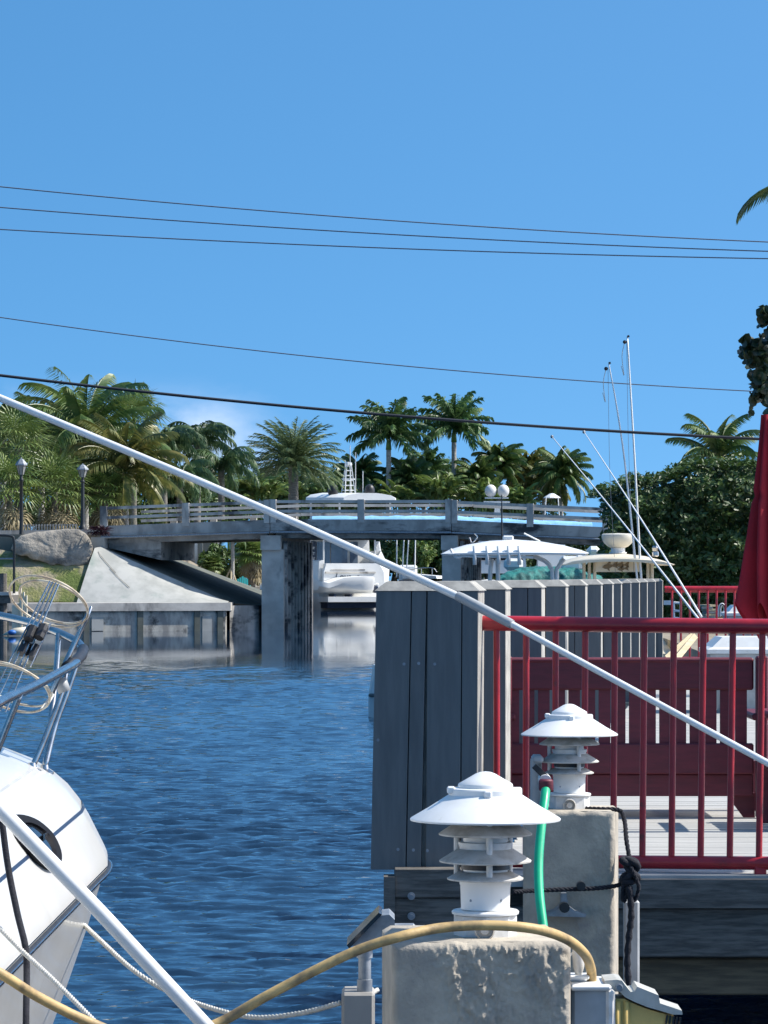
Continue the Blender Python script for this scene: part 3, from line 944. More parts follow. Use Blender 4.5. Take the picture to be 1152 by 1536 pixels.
for (px, py, r_, lb) in ((350, 735, 40, 'leftmost bushy areca palm behind the bridge'), (392, 738, 42, 'bushy areca palm under the left side of the date palm'),
                         (455, 742, 42, 'bushy areca palm under the middle of the date palm'), (500, 735, 38, 'bushy areca palm under the right side of the date palm'),
                         (600, 748, 36, 'bushy areca palm beneath the first royal palm'), (660, 735, 44, 'bushy areca palm right of the yacht roof'), (775, 752, 34, 'bushy areca palm right of the satellite domes'), (720, 745, 34, 'bushy areca palm under the satellite domes')):
    palm('areca', px, py - 22, 216 if px < 430 else 263, r_, 835, lb, ga, cat='palm clump')
gt = 'leafy trees behind the palms'
for (px, py, wp, hp, lb) in ((300, 742, 130, 110, 'leafy tree low behind the left span of the bridge'), (385, 740, 130, 110, 'leafy tree left behind the date palm'),
                             (520, 725, 120, 130, 'leafy tree behind the yacht roof'), (600, 722, 120, 150, 'leafy tree behind the first royal palm'),
                             (670, 722, 120, 150, 'leafy tree behind the tallest royal palm'), (735, 728, 110, 140, 'leafy tree behind the satellite domes'),
                             (795, 738, 100, 110, 'leafy tree low behind the right span of the bridge'), (455, 740, 130, 110, 'leafy tree right behind the date palm')):
    broad_tree(px, py + 22 if hp > 125 else py + 12, 286, wp, min(hp, 105), 815, lb, group=gt, nleaf=6500)
gt2 = 'leafy trees behind the left bank palms'
for (px, py, wp, hp, lb) in ((10, 725, 170, 180, 'dark leafy tree behind the fan palms at the left edge'), (110, 725, 170, 180, 'dark leafy tree behind the tallest coconut palm'),
                             (205, 735, 160, 160, 'dark leafy tree behind the yellowing coconut palm'), (280, 748, 130, 110, 'dark leafy tree under the drooping queen palms')):
    broad_tree(px, py, 192, wp, hp, 812, lb, group=gt2, leafm='broad', nleaf=8500)
gs = 'shrubs seen under the bridge'
for (px, py, wp, hp, d, lf, lb) in ((322, 858, 60, 80, 190, 'broad', 'leafy shrub beside the beige house under the bridge'), (375, 852, 80, 100, 190, 'broad', 'leafy shrub left of the first bridge pier'),
                                 (420, 848, 90, 100, 262, 'broad', 'leafy shrub behind the first bridge pier'), (486, 842, 90, 100, 263, 'broad', 'leafy shrub between the first pier and the yacht'),
                                 (560, 842, 90, 100, 263, 'broad', 'leafy shrub right behind the yacht cabin'), (622, 838, 80, 96, 262, 'areca', 'sunlit shrub right of the yacht under the bridge'), (672, 838, 80, 96, 264, 'broad', 'leafy shrub behind the second bridge pier'),
                                 (732, 842, 90, 90, 266, 'broad', 'leafy shrub beyond the second bridge pier'), (800, 842, 90, 90, 266, 'broad', 'leafy shrub behind the white boat canopy'), (870, 842, 100, 90, 266, 'broad', 'leafy shrub under the right end of the bridge')):
    broad_tree(px, py, d, wp, hp, 888, lb, lf, 7000, group=gs, name='shrub', cat='shrub', lsize=W(5.5, d))
for (px, py, wp, hp, d, yb, lb) in ((590, 845, 110, 100, 272, 882, 'far leafy shrub straight behind the yacht'), (648, 845, 100, 100, 274, 882, 'far leafy shrub behind the fishing boat rods'), (700, 845, 100, 100, 272, 882, 'far leafy shrub right of the second bridge pier'), (450, 845, 120, 100, 276, 882, 'far leafy shrub left of the yacht'),
                                 (35, 782, 110, 66, 188, 808, 'low leafy shrub behind the leftmost street lamp'), (112, 782, 110, 66, 188, 808, 'low leafy shrub behind the picket fence'), (190, 778, 110, 66, 190, 808, 'low leafy shrub behind the first bridge posts'), (262, 776, 110, 60, 192, 808, 'low leafy shrub behind the left bridge span'), (330, 772, 100, 60, 194, 808, 'low leafy shrub behind the end of the left bridge span')):
    broad_tree(px, py, d, wp, hp, yb, lb, 'broad', 6000, group='leafy shrubs filling the gaps under the palms', name='shrub', cat='shrub', lsize=W(5.5, d))
palm('fan', 378, 832, 180, 34, 905, 'fan palm with dry fronds seen under the bridge beside the first pier', dead=16)
palm('fan', 318, 850, 178, 22, 905, 'small fan palm beside the beige house under the bridge', dead=3)
# maroon cordyline at the bridge end
t = thing('cordyline', P(148, 803, 147.2), 'small maroon cordyline plant at the bridge end', 'plant')
b = MB(); rg = random.Random(5)
for k in range(40):
    fan(b, P(148, 800, 147.0) + Vector((rg.uniform(-.3, .3), 0, 0)), rg.random() * 6.28, R(20 + 65 * rg.random()), .1, .42, 4, .06, .4, rg)
b.build('leaves', M['maroon'], t)
b = MB(); b.tube([P(148, 806, 147.0), P(148, 798, 147.0)], .04, 6); b.build('stem', M['bark'], t)

# ---- ficus hedge on the right bank
def hedge():
    rg = random.Random(21)
    t = thing('ficus_hedge', (P(1060, 0, 78).x, 79, 1.1), 'tall dense dark green ficus hedge behind the far red railing', 'hedge')
    def topline(px):
        pts = [(884, 775), (900, 745), (925, 728), (960, 718), (1000, 712), (1030, 700), (1060, 692), (1090, 690), (1130, 694), (1400, 690), (1700, 700)]
        for (a, ya), (c, yc) in zip(pts, pts[1:]):
            if a <= px <= c: return ya + (yc - ya) * (px - a) / (c - a)
        return 780
    pts = []; outs = []
    for k in range(46000):
        px = 908 + (1500 - 908) * rg.random()
        yt = topline(px) + 11 * mnoise.noise(Vector((px * .05, 3, 0))) + 7 * mnoise.noise(Vector((px * .17, 7, 0)))
        v = rg.random()
        d0 = 75.0
        left = max(0, (930 - px) / 46)             # the left end curves back
        if rg.random() < .3:                       # top
            py = yt + rg.random() * 7 - (rg.random() ** 5) * 12; dd_ = d0 + rg.random() * 5; o = Vector((0, 0, 1))
        else:
            py = yt + (925 - yt) * v; bulge = .8 * mnoise.noise(Vector((px * .03, py * .035, 1))) + .45 * mnoise.noise(Vector((px * .1, py * .1, 5)))
            dd_ = d0 + bulge + rg.random() ** 2 * 1.2; o = Vector((0, -1, .3))
            if v < .12: dd_ += (.12 - v) * 8; o = Vector((0, -.6, .8))
        dd_ += left * left * 2.5
        px2 = px + (rg.random() - .5) * 8 + 14 * mnoise.noise(Vector((py * .05, 9, 0))) * (1 if px < 930 else 0)
        p = P(px2, py, d0); p.y = dd_
        pts.append(p); outs.append(o)
    mb = MB(); leaf_quads(mb, pts, .105, rg, .25, outs)
    mb.build('foliage', M['hedge'], t)
    core = MB(); secs = []
    for px in (930, 940, 955, 990, 1040, 1100, 1200, 1350, 1498):
        yt = topline(px) + 16; a = P(px, yt, 76.6); c0 = P(px, 930, 76.6)
        off = max(0, (935 - px) / 30.0)
        secs.append([Vector((c0.x, 76.6 + off, c0.z)), Vector((a.x, 76.9 + off, a.z)), Vector((a.x, 80.0, a.z)), Vector((c0.x, 80, c0.z))])
    core.loft(secs, closed=True, caps=True); core.build('inner_growth', M['hedge'], t)
hedge()
palm('coco', 1078, 690, 92, 84, 910, 'coconut palm rising behind the ficus hedge', dead=0, fronds=22)
palm('coco', 1246, 330, 48, 88, 930, 'tall coconut palm whose frond tip enters the frame at upper right', fronds=24, trunk_px=28, extra=True)

# ---- sea grape at right edge
def sea_grape():
    rg = random.Random(9)
    base = Vector((5.2, 31.5, 1.1))
    t = thing('sea_grape_tree', base, 'dark sea grape branches with big round leaves at the right edge', 'tree')
    b = MB(); crown = MB(); pts = []
    ends = [P(1134, 528, 30), P(1147, 582, 30), P(1160, 478, 30), P(1156, 540, 30.5), P(1190, 560, 31), P(1230, 480, 31.5), P(1270, 540, 31), P(1250, 420, 32), P(1300, 600, 31), P(1210, 620, 31)]
    fork = base + Vector((-.3, -.4, 1.7))
    b.tube([base, base + Vector((-.1, -.1, .9)), fork], [.16, .13, .10], 8)
    for e in ends:
        mid = fork.lerp(e, .5) + Vector((rg.uniform(-.1, .1), rg.uniform(-.1, .1), .15))
        b.tube(spline([fork, mid, e], 5), [.05 - .0035 * k for k in range(11)], 5)
        for k in range(95 if e.x < 3.35 else 90):
            s = .07 if e.x < 3.35 else .24
            g_ = lambda q: max(-1.5 * q, min(1.5 * q, rg.gauss(0, q)))
            pts.append(e + Vector((g_(s), g_(s * .8), g_(s))))
    for c in pts:
        n = Vector((rg.gauss(0, 1), rg.gauss(0, 1) - .6, rg.gauss(0, 1) + .4)).normalized()
        u = n.orthogonal().normalized(); v = n.cross(u); r_ = rg.uniform(.026, .062)
        ring = [c + (u * math.cos(a) + v * math.sin(a)) * r_ - n * (.25 * r_ * math.cos(2 * a)) for a in [2 * math.pi * k / 8 for k in range(8)]]
        crown.add(ring + [c + n * .01], [(k, (k + 1) % 8, 8) for k in range(8)])
    crown.build('crown', M['grape'], t, smooth=True); b.build('trunk', M['bark'], t, smooth=True)
sea_grape()

# ---- overhead lines
def line(pts, d0, d1, r_, m, label):
    pp = []
    for i, (px, py) in enumerate(pts):
        u = (px + 1200) / 3600
        pp.append(P(px, py, d0 + (d1 - d0) * u))
    b = MB(); b.tube(spline(pp, 10), r_, 6)
    tag(b.build('power_line', M[m], smooth=True), label, 'power line', 'overhead lines across the canal')
def ext(a, m, e):     # parabola through three rows, extended beyond both frame edges
    res = []
    for px in range(-1200, 2401, 200):
        u = px / 576.0
        k = (a - 2 * m + e) / 2; l_ = m - a - k
        res.append((px, a + l_ * u + k * u * u))
    return res
line(ext(280, 330, 363), 62, 62, .0105, 'wire', 'topmost thin overhead wire across the sky')
line(ext(311, 351, 377), 62, 62, .0105, 'wire', 'second thin overhead wire from the top')
line(ext(344, 372, 388), 62, 62, .0105, 'wire', 'third thin overhead wire, lowest of the upper three')
line(ext(476, 546, 588), 66, 66, .0100, 'wire', 'thin lone overhead wire between the upper three and the black cable')
line(ext(563, 622, 659), 58, 58, .024, 'cable', 'thick black overhead cable crossing in front of the palms')

# ================================================================== FAR OBJECTS
# ---- house under the bridge
hs = thing('house', P(262, 890, 192), 'beige house with a dark window seen under the left span of the bridge', 'house')
b = MB(); b.prism([P(150, 905, 192), P(318, 905, 192), P(318, 805, 192), P(150, 805, 192)], (0, 9, 0)); b.build('wall', M['house'], hs)
b = MB(); b.prism([P(140, 806, 191.6), P(326, 806, 191.6), P(322, 800, 191.6), P(144, 800, 191.6)], (0, 10, 0)); b.build('roof', M['conc'], hs)
b = MB(); b.prism([P(237, 850, 191.94), P(266, 850, 191.94), P(266, 819, 191.94), P(237, 819, 191.94)], (0, .05, 0)); wd = b.build('window', M['white'], hs)
b = MB(); b.prism([P(240, 847, 191.9), P(263, 847, 191.9), P(263, 822, 191.9), P(240, 822, 191.9)], (0, .035, 0)); b.build('pane', M['glass_dark'], wd)
b = MB(); b.prism([P(292, 905, 190.5), P(296, 905, 190.5), P(296, 806, 190.5), P(292, 806, 190.5)], (0, .15, 0)); b.build('porch_post', M['white'], hs)
b = MB(); b.prism([P(300, 905, 190.5), P(304, 905, 190.5), P(304, 806, 190.5), P(300, 806, 190.5)], (0, .15, 0)); b.build('porch_post', M['house'], hs)
b = MB(); b.box(P(270, 822, 191.9), (.18, .12, .25)); b.build('wall_light', M['white'], hs)

# ---- staked young palm
st = palm('coco', 349, 800, 172, 34, 905, 'young staked palm with three timber props seen under the bridge', trunk_px=5, fronds=14)
for dx in (-16, 0, 12):
    b = MB(); b.tube([P(347, 852, 172), P(346 + dx, 884, 171.6 if dx == 0 else 172)], .045, 6); b.build('prop', M['plank'], st)
# ---- teal garden chair
tch = thing('garden_chair', P(366, 890, 168), 'teal plastic garden chair on the bank under the bridge', 'chair')
c0 = P(362, 893, 168)
b = MB(); b.box(c0 + Vector((.05, .1, .28)), (.55, .5, .06), bev=.02); b.build('seat', M['teal_chair'], tch)
b = MB()
for k in range(5):
    b.box(c0 + Vector((-.16 + k * .105, .38, .60 - abs(k - 2) * .03)), (.09, .03, .62 - abs(k - 2) * .06), mat=Matrix.Rotation(R(-14), 3, 'X'))
b.build('backrest', M['teal_chair'], tch)
for sx in (-.3, .38):
    b = MB(); b.box(c0 + Vector((sx, .1, .46)), (.1, .6, .03)); b.build('armrest', M['teal_chair'], tch)
    for sy in (-.18, .36):
        b = MB(); b.box(c0 + Vector((sx, sy, .10)), (.05, .06, .68)); b.build('leg', M['teal_chair'], tch)

# ---- motor yacht
def yacht():
    d = 232.0
    t = thing('motor_yacht', P(525, 913, d), 'large white motor yacht moored stern towards us under the middle span of the bridge', 'yacht')
    m = M['gel_far']
    z0 = 0
    # hull: lofted, stern at d, bow 19 m further
    secs = []
    cx = P(526, 0, d).x
    for (yy, hb, sh) in ((0, 2.35, 1.55), (2, 2.5, 1.6), (6, 2.5, 1.75), (10, 2.1, 2.0), (13, 1.2, 2.3), (15, .05, 2.5)):
        secs.append([Vector((cx - hb, d + yy, sh)), Vector((cx - hb * .95, d + yy, .6)), Vector((cx - hb * .85, d + yy, -.4)), Vector((cx + hb * .85, d + yy, -.4)), Vector((cx + hb * .95, d + yy, .6)), Vector((cx + hb, d + yy, sh))])
    b = MB(); b.loft(secs, closed=True, caps=True); b.build('hull', m, t, smooth=True, auto=30)
    b = MB(); b.prism([P(473, 903, d - 1.6), P(573, 903, d - 1.6), P(573, 895, d - 1.6), P(473, 895, d - 1.6)], (0, 1.6, 0)); b.build('swim_platform', m, t)
    b = MB(); b.prism([P(476, 912, d - 1.2), P(568, 912, d - 1.2), P(568, 903.3, d - 1.2), P(476, 903.3, d - 1.2)], (0, 1.1, 0)); b.build('platform_bracket', M['navy'], t)
    # transom with folded coaming
    b = MB(); b.prism([P(481, 884, d - .05), P(582, 884, d - .05), P(580, 858, d - .05), P(572, 845, d - .05), P(486, 845, d - .05), P(482, 858, d - .05)], (0, .35, 0)); tr = b.build('transom', m, t)
    b = MB(); b.prism([P(484, 860, d - .14), P(566, 860, d - .14), P(566, 857.5, d - .14), P(484, 857.5, d - .14)], (0, .08, 0)); b.build('trim_ledge', M['conc'], tr)
    b = MB(); b.prism([P(493, 855.6, d - .07), P(549, 855.6, d - .07), P(549, 854, d - .07), P(493, 854, d - .07)], (0, .015, 0)); b.build('groove', M['conc'], tr)
    fc = bpy.data.curves.new('name_lettering', 'FONT'); fc.body = 'Lova  a'; fc.size = .62; fc.extrude = .004; fc.shear = .25
    fo = bpy.data.objects.new('name_lettering', fc); COL.objects.link(fo); fo.parent = tr
    tl = P(499, 869.5, d - .07) - Vector(t.location); fo.location = tl; fo.rotation_euler = (R(90), 0, 0)
    fc.materials.append(M['navy'])
    dg = bpy.context.evaluated_depsgraph_get(); me_ = bpy.data.meshes.new_from_object(fo.evaluated_get(dg))
    fo2 = bpy.data.objects.new('lettering', me_); COL.objects.link(fo2); fo2.parent = tr; fo2.location = tl; fo2.rotation_euler = fo.rotation_euler
    bpy.data.objects.remove(fo)
    # cockpit bulwark wings, hull side bulging out to the right
    b = MB(); b.prism([P(570, 895, d + .3), P(604, 880, d + 1.6), P(606, 852, d + 1.6), P(585, 826, d + .9), P(570, 842, d + .3)], (.3, 5, 0)); b.build('side_bulwark', m, t)
    b = MB(); b.prism([P(476, 884, d + .4), P(486, 884, d + .4), P(486, 840, d + .4), P(479, 842, d + .4)], (-.1, 4, 0)); b.build('side_bulwark', m, t)
    # cabin back with dark glass doors
    b = MB(); b.prism([P(486, 846, d + 3.2), P(590, 846, d + 3.2), P(588, 806, d + 3.2), P(486, 806, d + 3.2)], (0, 6.5, 0)); cb = b.build('cabin', m, t)
    for (xa, xb) in ((502, 523.5), (525, 552), (556.5, 569)):
        b = MB(); b.prism([P(xa, 846, d + 3.12), P(xb, 846, d + 3.12), P(xb, 813, d + 3.12), P(xa, 813, d + 3.12)], (0, .06, 0)); b.build('glass_door', M['glass_blue'], cb)
    b = MB(); b.prism([P(490, 845, d + 3.1), P(500.5, 845, d + 3.1), P(500.5, 812, d + 3.1), P(490, 812, d + 3.1)], (0, .06, 0)); bn = b.build('dark_panel', M['navy'], cb)
    for (yy, shape) in ((816, 'I'), (823, 'F'), (831, 'A'), (839, 'E')):      # white marks down the panel
        b = MB()
        b.prism([P(493, yy + 2.6, d + 3.06), P(494.2, yy + 2.6, d + 3.06), P(494.2, yy - 2.6, d + 3.06), P(493, yy - 2.6, d + 3.06)], (0, .02, 0))
        if shape != 'I':
            b.prism([P(494.3, yy - 1.4, d + 3.06), P(498.5, yy - 1.4, d + 3.06), P(498.5, yy - 2.6, d + 3.06), P(494.3, yy - 2.6, d + 3.06)], (0, .02, 0))
            b.prism([P(494.3, yy + .8, d + 3.06), P(497.5, yy + .8, d + 3.06), P(497.5, yy - .4, d + 3.06), P(494.3, yy - .4, d + 3.06)], (0, .02, 0))
        if shape == 'E':
            b.prism([P(494.3, yy + 2.6, d + 3.06), P(498.5, yy + 2.6, d + 3.06), P(498.5, yy + 1.5, d + 3.06), P(494.3, yy + 1.5, d + 3.06)], (0, .02, 0))
        b.build('white_mark', M['white'], bn)
    b = MB(); b.prism([P(580, 850, d + 1.2), P(590, 848, d + 1.2), P(584, 812, d + 1.2), P(580, 812, d + 1.2)], (.1, .05, 0)); b.build('wing_glass', M['glass_lamp'], t)
    for px in (487, 571):
        b = MB(); b.tube([P(px, 846, d + .5), P(px, 806, d + .5)], .06, 6); b.build('overhang_post', m, t)
    # flybridge: overhang, seats, hardtop on posts, domes, mast
    b = MB(); b.prism([P(480, 807, d + .2), P(590, 807, d + .2), P(588, 796, d + .2), P(482, 796, d + .2)], (0, 10, 0)); b.build('flybridge_deck', m, t)
    b = MB(); b.prism([P(534, 796, d + 5), P(617, 796, d + 5), P(614, 772, d + 5), P(538, 772, d + 5)], (0, 3, 0)); b.build('console', m, t)
    secs = []
    for (yy, s_) in ((1.5, .86), (2.0, 1.0), (5, 1.02), (7.5, .95), (8.2, .8)):
        c = P(572, 0, d + yy).x; hw = W(50, d) * s_
        zt_ = P(0, 741, d + yy).z; zb2 = P(0, 752, d + yy).z
        secs.append([Vector((c - hw, d + yy, zb2)), Vector((c - hw * .98, d + yy, zb2 + .25)), Vector((c - hw * .8, d + yy, zt_ - .05)), Vector((c - hw * .3, d + yy, zt_ + .08)), Vector((c + hw * .3, d + yy, zt_ + .08)), Vector((c + hw * .8, d + yy, zt_ - .05)), Vector((c + hw * .98, d + yy, zb2 + .25)), Vector((c + hw, d + yy, zb2))])
    b = MB(); b.loft(secs, closed=True, caps=True); ht = b.build('hardtop', m, t, smooth=True, auto=40)
    for px in (530, 613):
        for yy in (2.2, 7):
            b = MB(); b.tube([P(px, 796, d + yy), P(px, 752, d + yy)], .07, 6); b.build('hardtop_post', m, t)
    for px in (537, 597):
        b = MB(); p = P(px, 742, d + 4); b.lathe([(.3, 0), (.34, .12), (.34, .38), (.28, .58), (.14, .70), (.01, .73)], p, 16); b.build('satellite_dome', M['black'], ht, smooth=True, auto=50)
    ms = MB()
    p0 = P(567, 742, d + 4.5)
    for sx in (-1, 1):
        for sy in (-1, 1):
            ms.tube([p0 + Vector((sx * .38, sy * .3, 0)), p0 + Vector((sx * .16, sy * .12, 2.0))], .035, 5)
    for k in range(6):
        zz = .3 + k * .33; hw = .38 - .22 * zz / 2.0
        ms.box(p0 + Vector((0, 0, zz)), (hw * 2 + .06, hw * 1.6, .06))
    ms.box(p0 + Vector((0, 0, 1.05)), (.9, .2, .09)); ms.lathe([(.2, 1.9), (.26, 2.0), (.22, 2.16), (.01, 2.2)], p0, 12)
    ms.build('mast', m, t)
    for (px, ya) in ((559, 690), (576, 678), (588, 706), (567, 668)):
        b = MB(); b.tube([P(px, 742, d + 4.2), P(px, ya, d + 4.2)], .028, 5); b.build('antenna', m, t)
yacht()
for o_ in COL.objects:
    if o_.name.startswith('motor_yacht'): o_.rotation_euler.z = R(24)
# tender on the swim platform
def tender():
    d = 230.9
    t = thing('tender', P(515, 893, d), 'white tender dinghy lying across the yacht swim platform', 'dinghy')
    secs = []
    for (px, top, hb) in ((462, 866, .25), (470, 871, .55), (485, 874, .68), (510, 866, .72), (540, 864, .72), (556, 864, .66), (561, 866, .5)):
        p = P(px, top, d); kz = P(0, 890, d).z
        secs.append([Vector((p.x, d - hb, p.z - .02)), Vector((p.x, d - hb * 1.05, p.z - .35)), Vector((p.x, d - hb * .7, kz + .22)), Vector((p.x, d, kz)), Vector((p.x, d + hb * .7, kz + .22)), Vector((p.x, d + hb, p.z))])
    b = MB(); b.loft(secs, closed=True, caps=True); b.build('hull', M['gel_far'], t, smooth=True, auto=35)
    for px in (496, 522):
        b = MB(); p = P(px, 893, d); b.box(p + Vector((0, -.1, .0)), (.12, .9, .16)); b.build('chock', M['navy'], t)
    b = MB(); p = P(567, 884, d); b.box(p, (.34, .5, .5), bev=.1); b.build('outboard_motor', M['navy'], t)
    b = MB(); b.box(P(569, 877, d), (.22, .4, .2), bev=.06); b.build('motor_cowl', M['gel_far'], t)
tender()
for o_ in COL.objects:
    if o_.name.startswith('tender'): o_.rotation_euler.z = R(24)

# generic small boat hull
def hull_mesh(bow, stern, beam, free_b, free_s, rake=.6):
    bow = Vector(bow); stern = Vector(stern)
    ax = (bow - stern); Ln = ax.length; ax.normalize(); sd_ = Vector((ax.y, -ax.x, 0))
    secs = []
    for u in (0, .15, .35, .55, .72, .85, .94, 1.0):
        hb = beam / 2 * (1.0 if u < .5 else max(.02, 1 - ((u - .5) / .5) ** 2.2))
        fr = free_s + (free_b - free_s) * u ** 1.5
        c = stern + ax * (Ln * u)
        cl = stern + ax * (Ln * u - rake * max(0, u - .6) / .4)
        secs.append([c + sd_ * hb + Vector((0, 0, fr)), cl + sd_ * hb * .88 + Vector((0, 0, fr * .35)), cl + sd_ * hb * .45 + Vector((0, 0, -.3)), cl - sd_ * hb * .45 + Vector((0, 0, -.3)), cl - sd_ * hb * .88 + Vector((0, 0, fr * .35)), c - sd_ * hb + Vector((0, 0, fr))])
    b = MB(); b.loft(secs, closed=True, caps=True)
    return b

# ---- white open boat right of the yacht
t = thing('fishing_boat', P(630, 905, 215), 'white bowed fishing boat with dark hull and upright rods right of the yacht', 'boat')
hull_mesh((P(655, 0, 208).x, 208, 0), (P(606, 0, 216).x, 216, 0), 2.4, 1.55, 1.2).build('hull', M['navy'], t, smooth=True, auto=35)
secs = []
b = MB(); b.prism([P(603, 868, 211.5), P(655, 868, 207.8), P(654, 864, 207.8), P(604, 860, 211.5)], (.6, 1.8, 0)); b.build('gunwale', M['gel_far'], t)
b = MB(); b.tube(spline([P(606, 858, 211), P(625, 853, 209), P(648, 852, 207.8), P(655, 858, 207.8)], 5), .03, 5); b.build('bow_rail', M['steel'], t)
for px in (615, 632, 648):
    b = MB(); b.tube([P(px, 866, 209), P(px, 853, 209)], .025, 5); b.build('rail_post', M['steel'], t)
for px, px2 in ((595, 595), (603, 606), (609, 613), (622, 623)):
    b = MB(); b.tube([P(px, 866, 211), P(px2, 806, 211)], .04, 5); b.build('rod', M['gel_far'], t)
b = MB(); b.box(P(612, 860, 212), (1.1, .8, 1.0), bev=.1); b.build('console', M['gel_far'], t)

# ---- boat with twin satellite domes, and the tower boat
def dome_boat():
    d = 214
    t = thing('motor_cruiser', P(745, 905, d), 'white cruiser behind the bridge carrying a pair of white satellite domes', 'boat')
    hull_mesh((P(742, 0, d).x, d + 14, 0), (P(742, 0, d).x, d, 0), 4.4, 2.0, 1.4).build('hull', M['gel_far'], t, smooth=True, auto=35)
    b = MB(); b.prism([P(700, 860, d + 1), P(790, 860, d + 1), P(786, 800, d + 1), P(704, 800, d + 1)], (0, 7, 0)); cb = b.build('cabin', M['gel_far'], t)
    b = MB(); b.prism([P(706, 840, d + .9), P(784, 840, d + .9), P(782, 815, d + .9), P(708, 815, d + .9)], (0, .05, 0)); b.build('pane', M['glass_dark'], cb)
    b = MB(); b.prism([P(722, 801, d + 3), P(766, 801, d + 3), P(764, 786, d + 3), P(724, 786, d + 3)], (0, 3, 0)); b.build('flybridge', M['gel_far'], t)
    b = MB(); b.prism([P(740, 788, d + 4), P(752, 788, d + 4), P(749, 752, d + 4), P(743, 752, d + 4)], (0, .4, 0)); ar = b.build('mast', M['gel_far'], t)
    b = MB(); b.box(P(745, 753, d + 4.1), (W(40, d), .8, .09)); b.box(P(745, 747, d + 4.1), (W(36, d), .5, .07)); b.build('spreader', M['gel_far'], ar)
    for px in (736, 755):
        b = MB(); b.sphere(P(px, 736.5, d + 4), W(9, d), 18, 12, 1.1); b.build('satellite_dome', M['white_dusty'], ar, smooth=True)
dome_boat()
def tower_boat():
    d = 222
    t = thing('tower_boat', P(828, 905, d), 'white boat with a small canopied tower behind the right span of the bridge', 'boat')
    hull_mesh((P(828, 0, d).x, d + 9, 0), (P(828, 0, d).x, d, 0), 3.0, 1.7, 1.2).build('hull', M['gel_far'], t, smooth=True, auto=35)
    b = MB(); b.prism([P(806, 870, d + 3), P(850, 870, d + 3), P(846, 776, d + 3), P(810, 776, d + 3)], (0, 2, 0)); b.build('cabin', M['gel_far'], t)
    for px in (817, 839):
        for yy in (3.1, 4.4):
            b = MB(); b.tube([P(px, 778, d + yy), P(px + (2 if px < 825 else -2), 746, d + yy)], .035, 5); b.build('tower_leg', M['gel_far'], t)
    b = MB(); b.lathe([(.55, 0), (.5, .06), (.15, .28), (.01, .30)], P(828, 747, d + 3.8), 10); b.build('tower_canopy', M['gel_far'], t)
    b = MB(); b.box(P(828, 762, d + 3.8), (1.1, 1.2, .07)); b.build('tower_floor', M['gel_far'], t)
tower_boat()

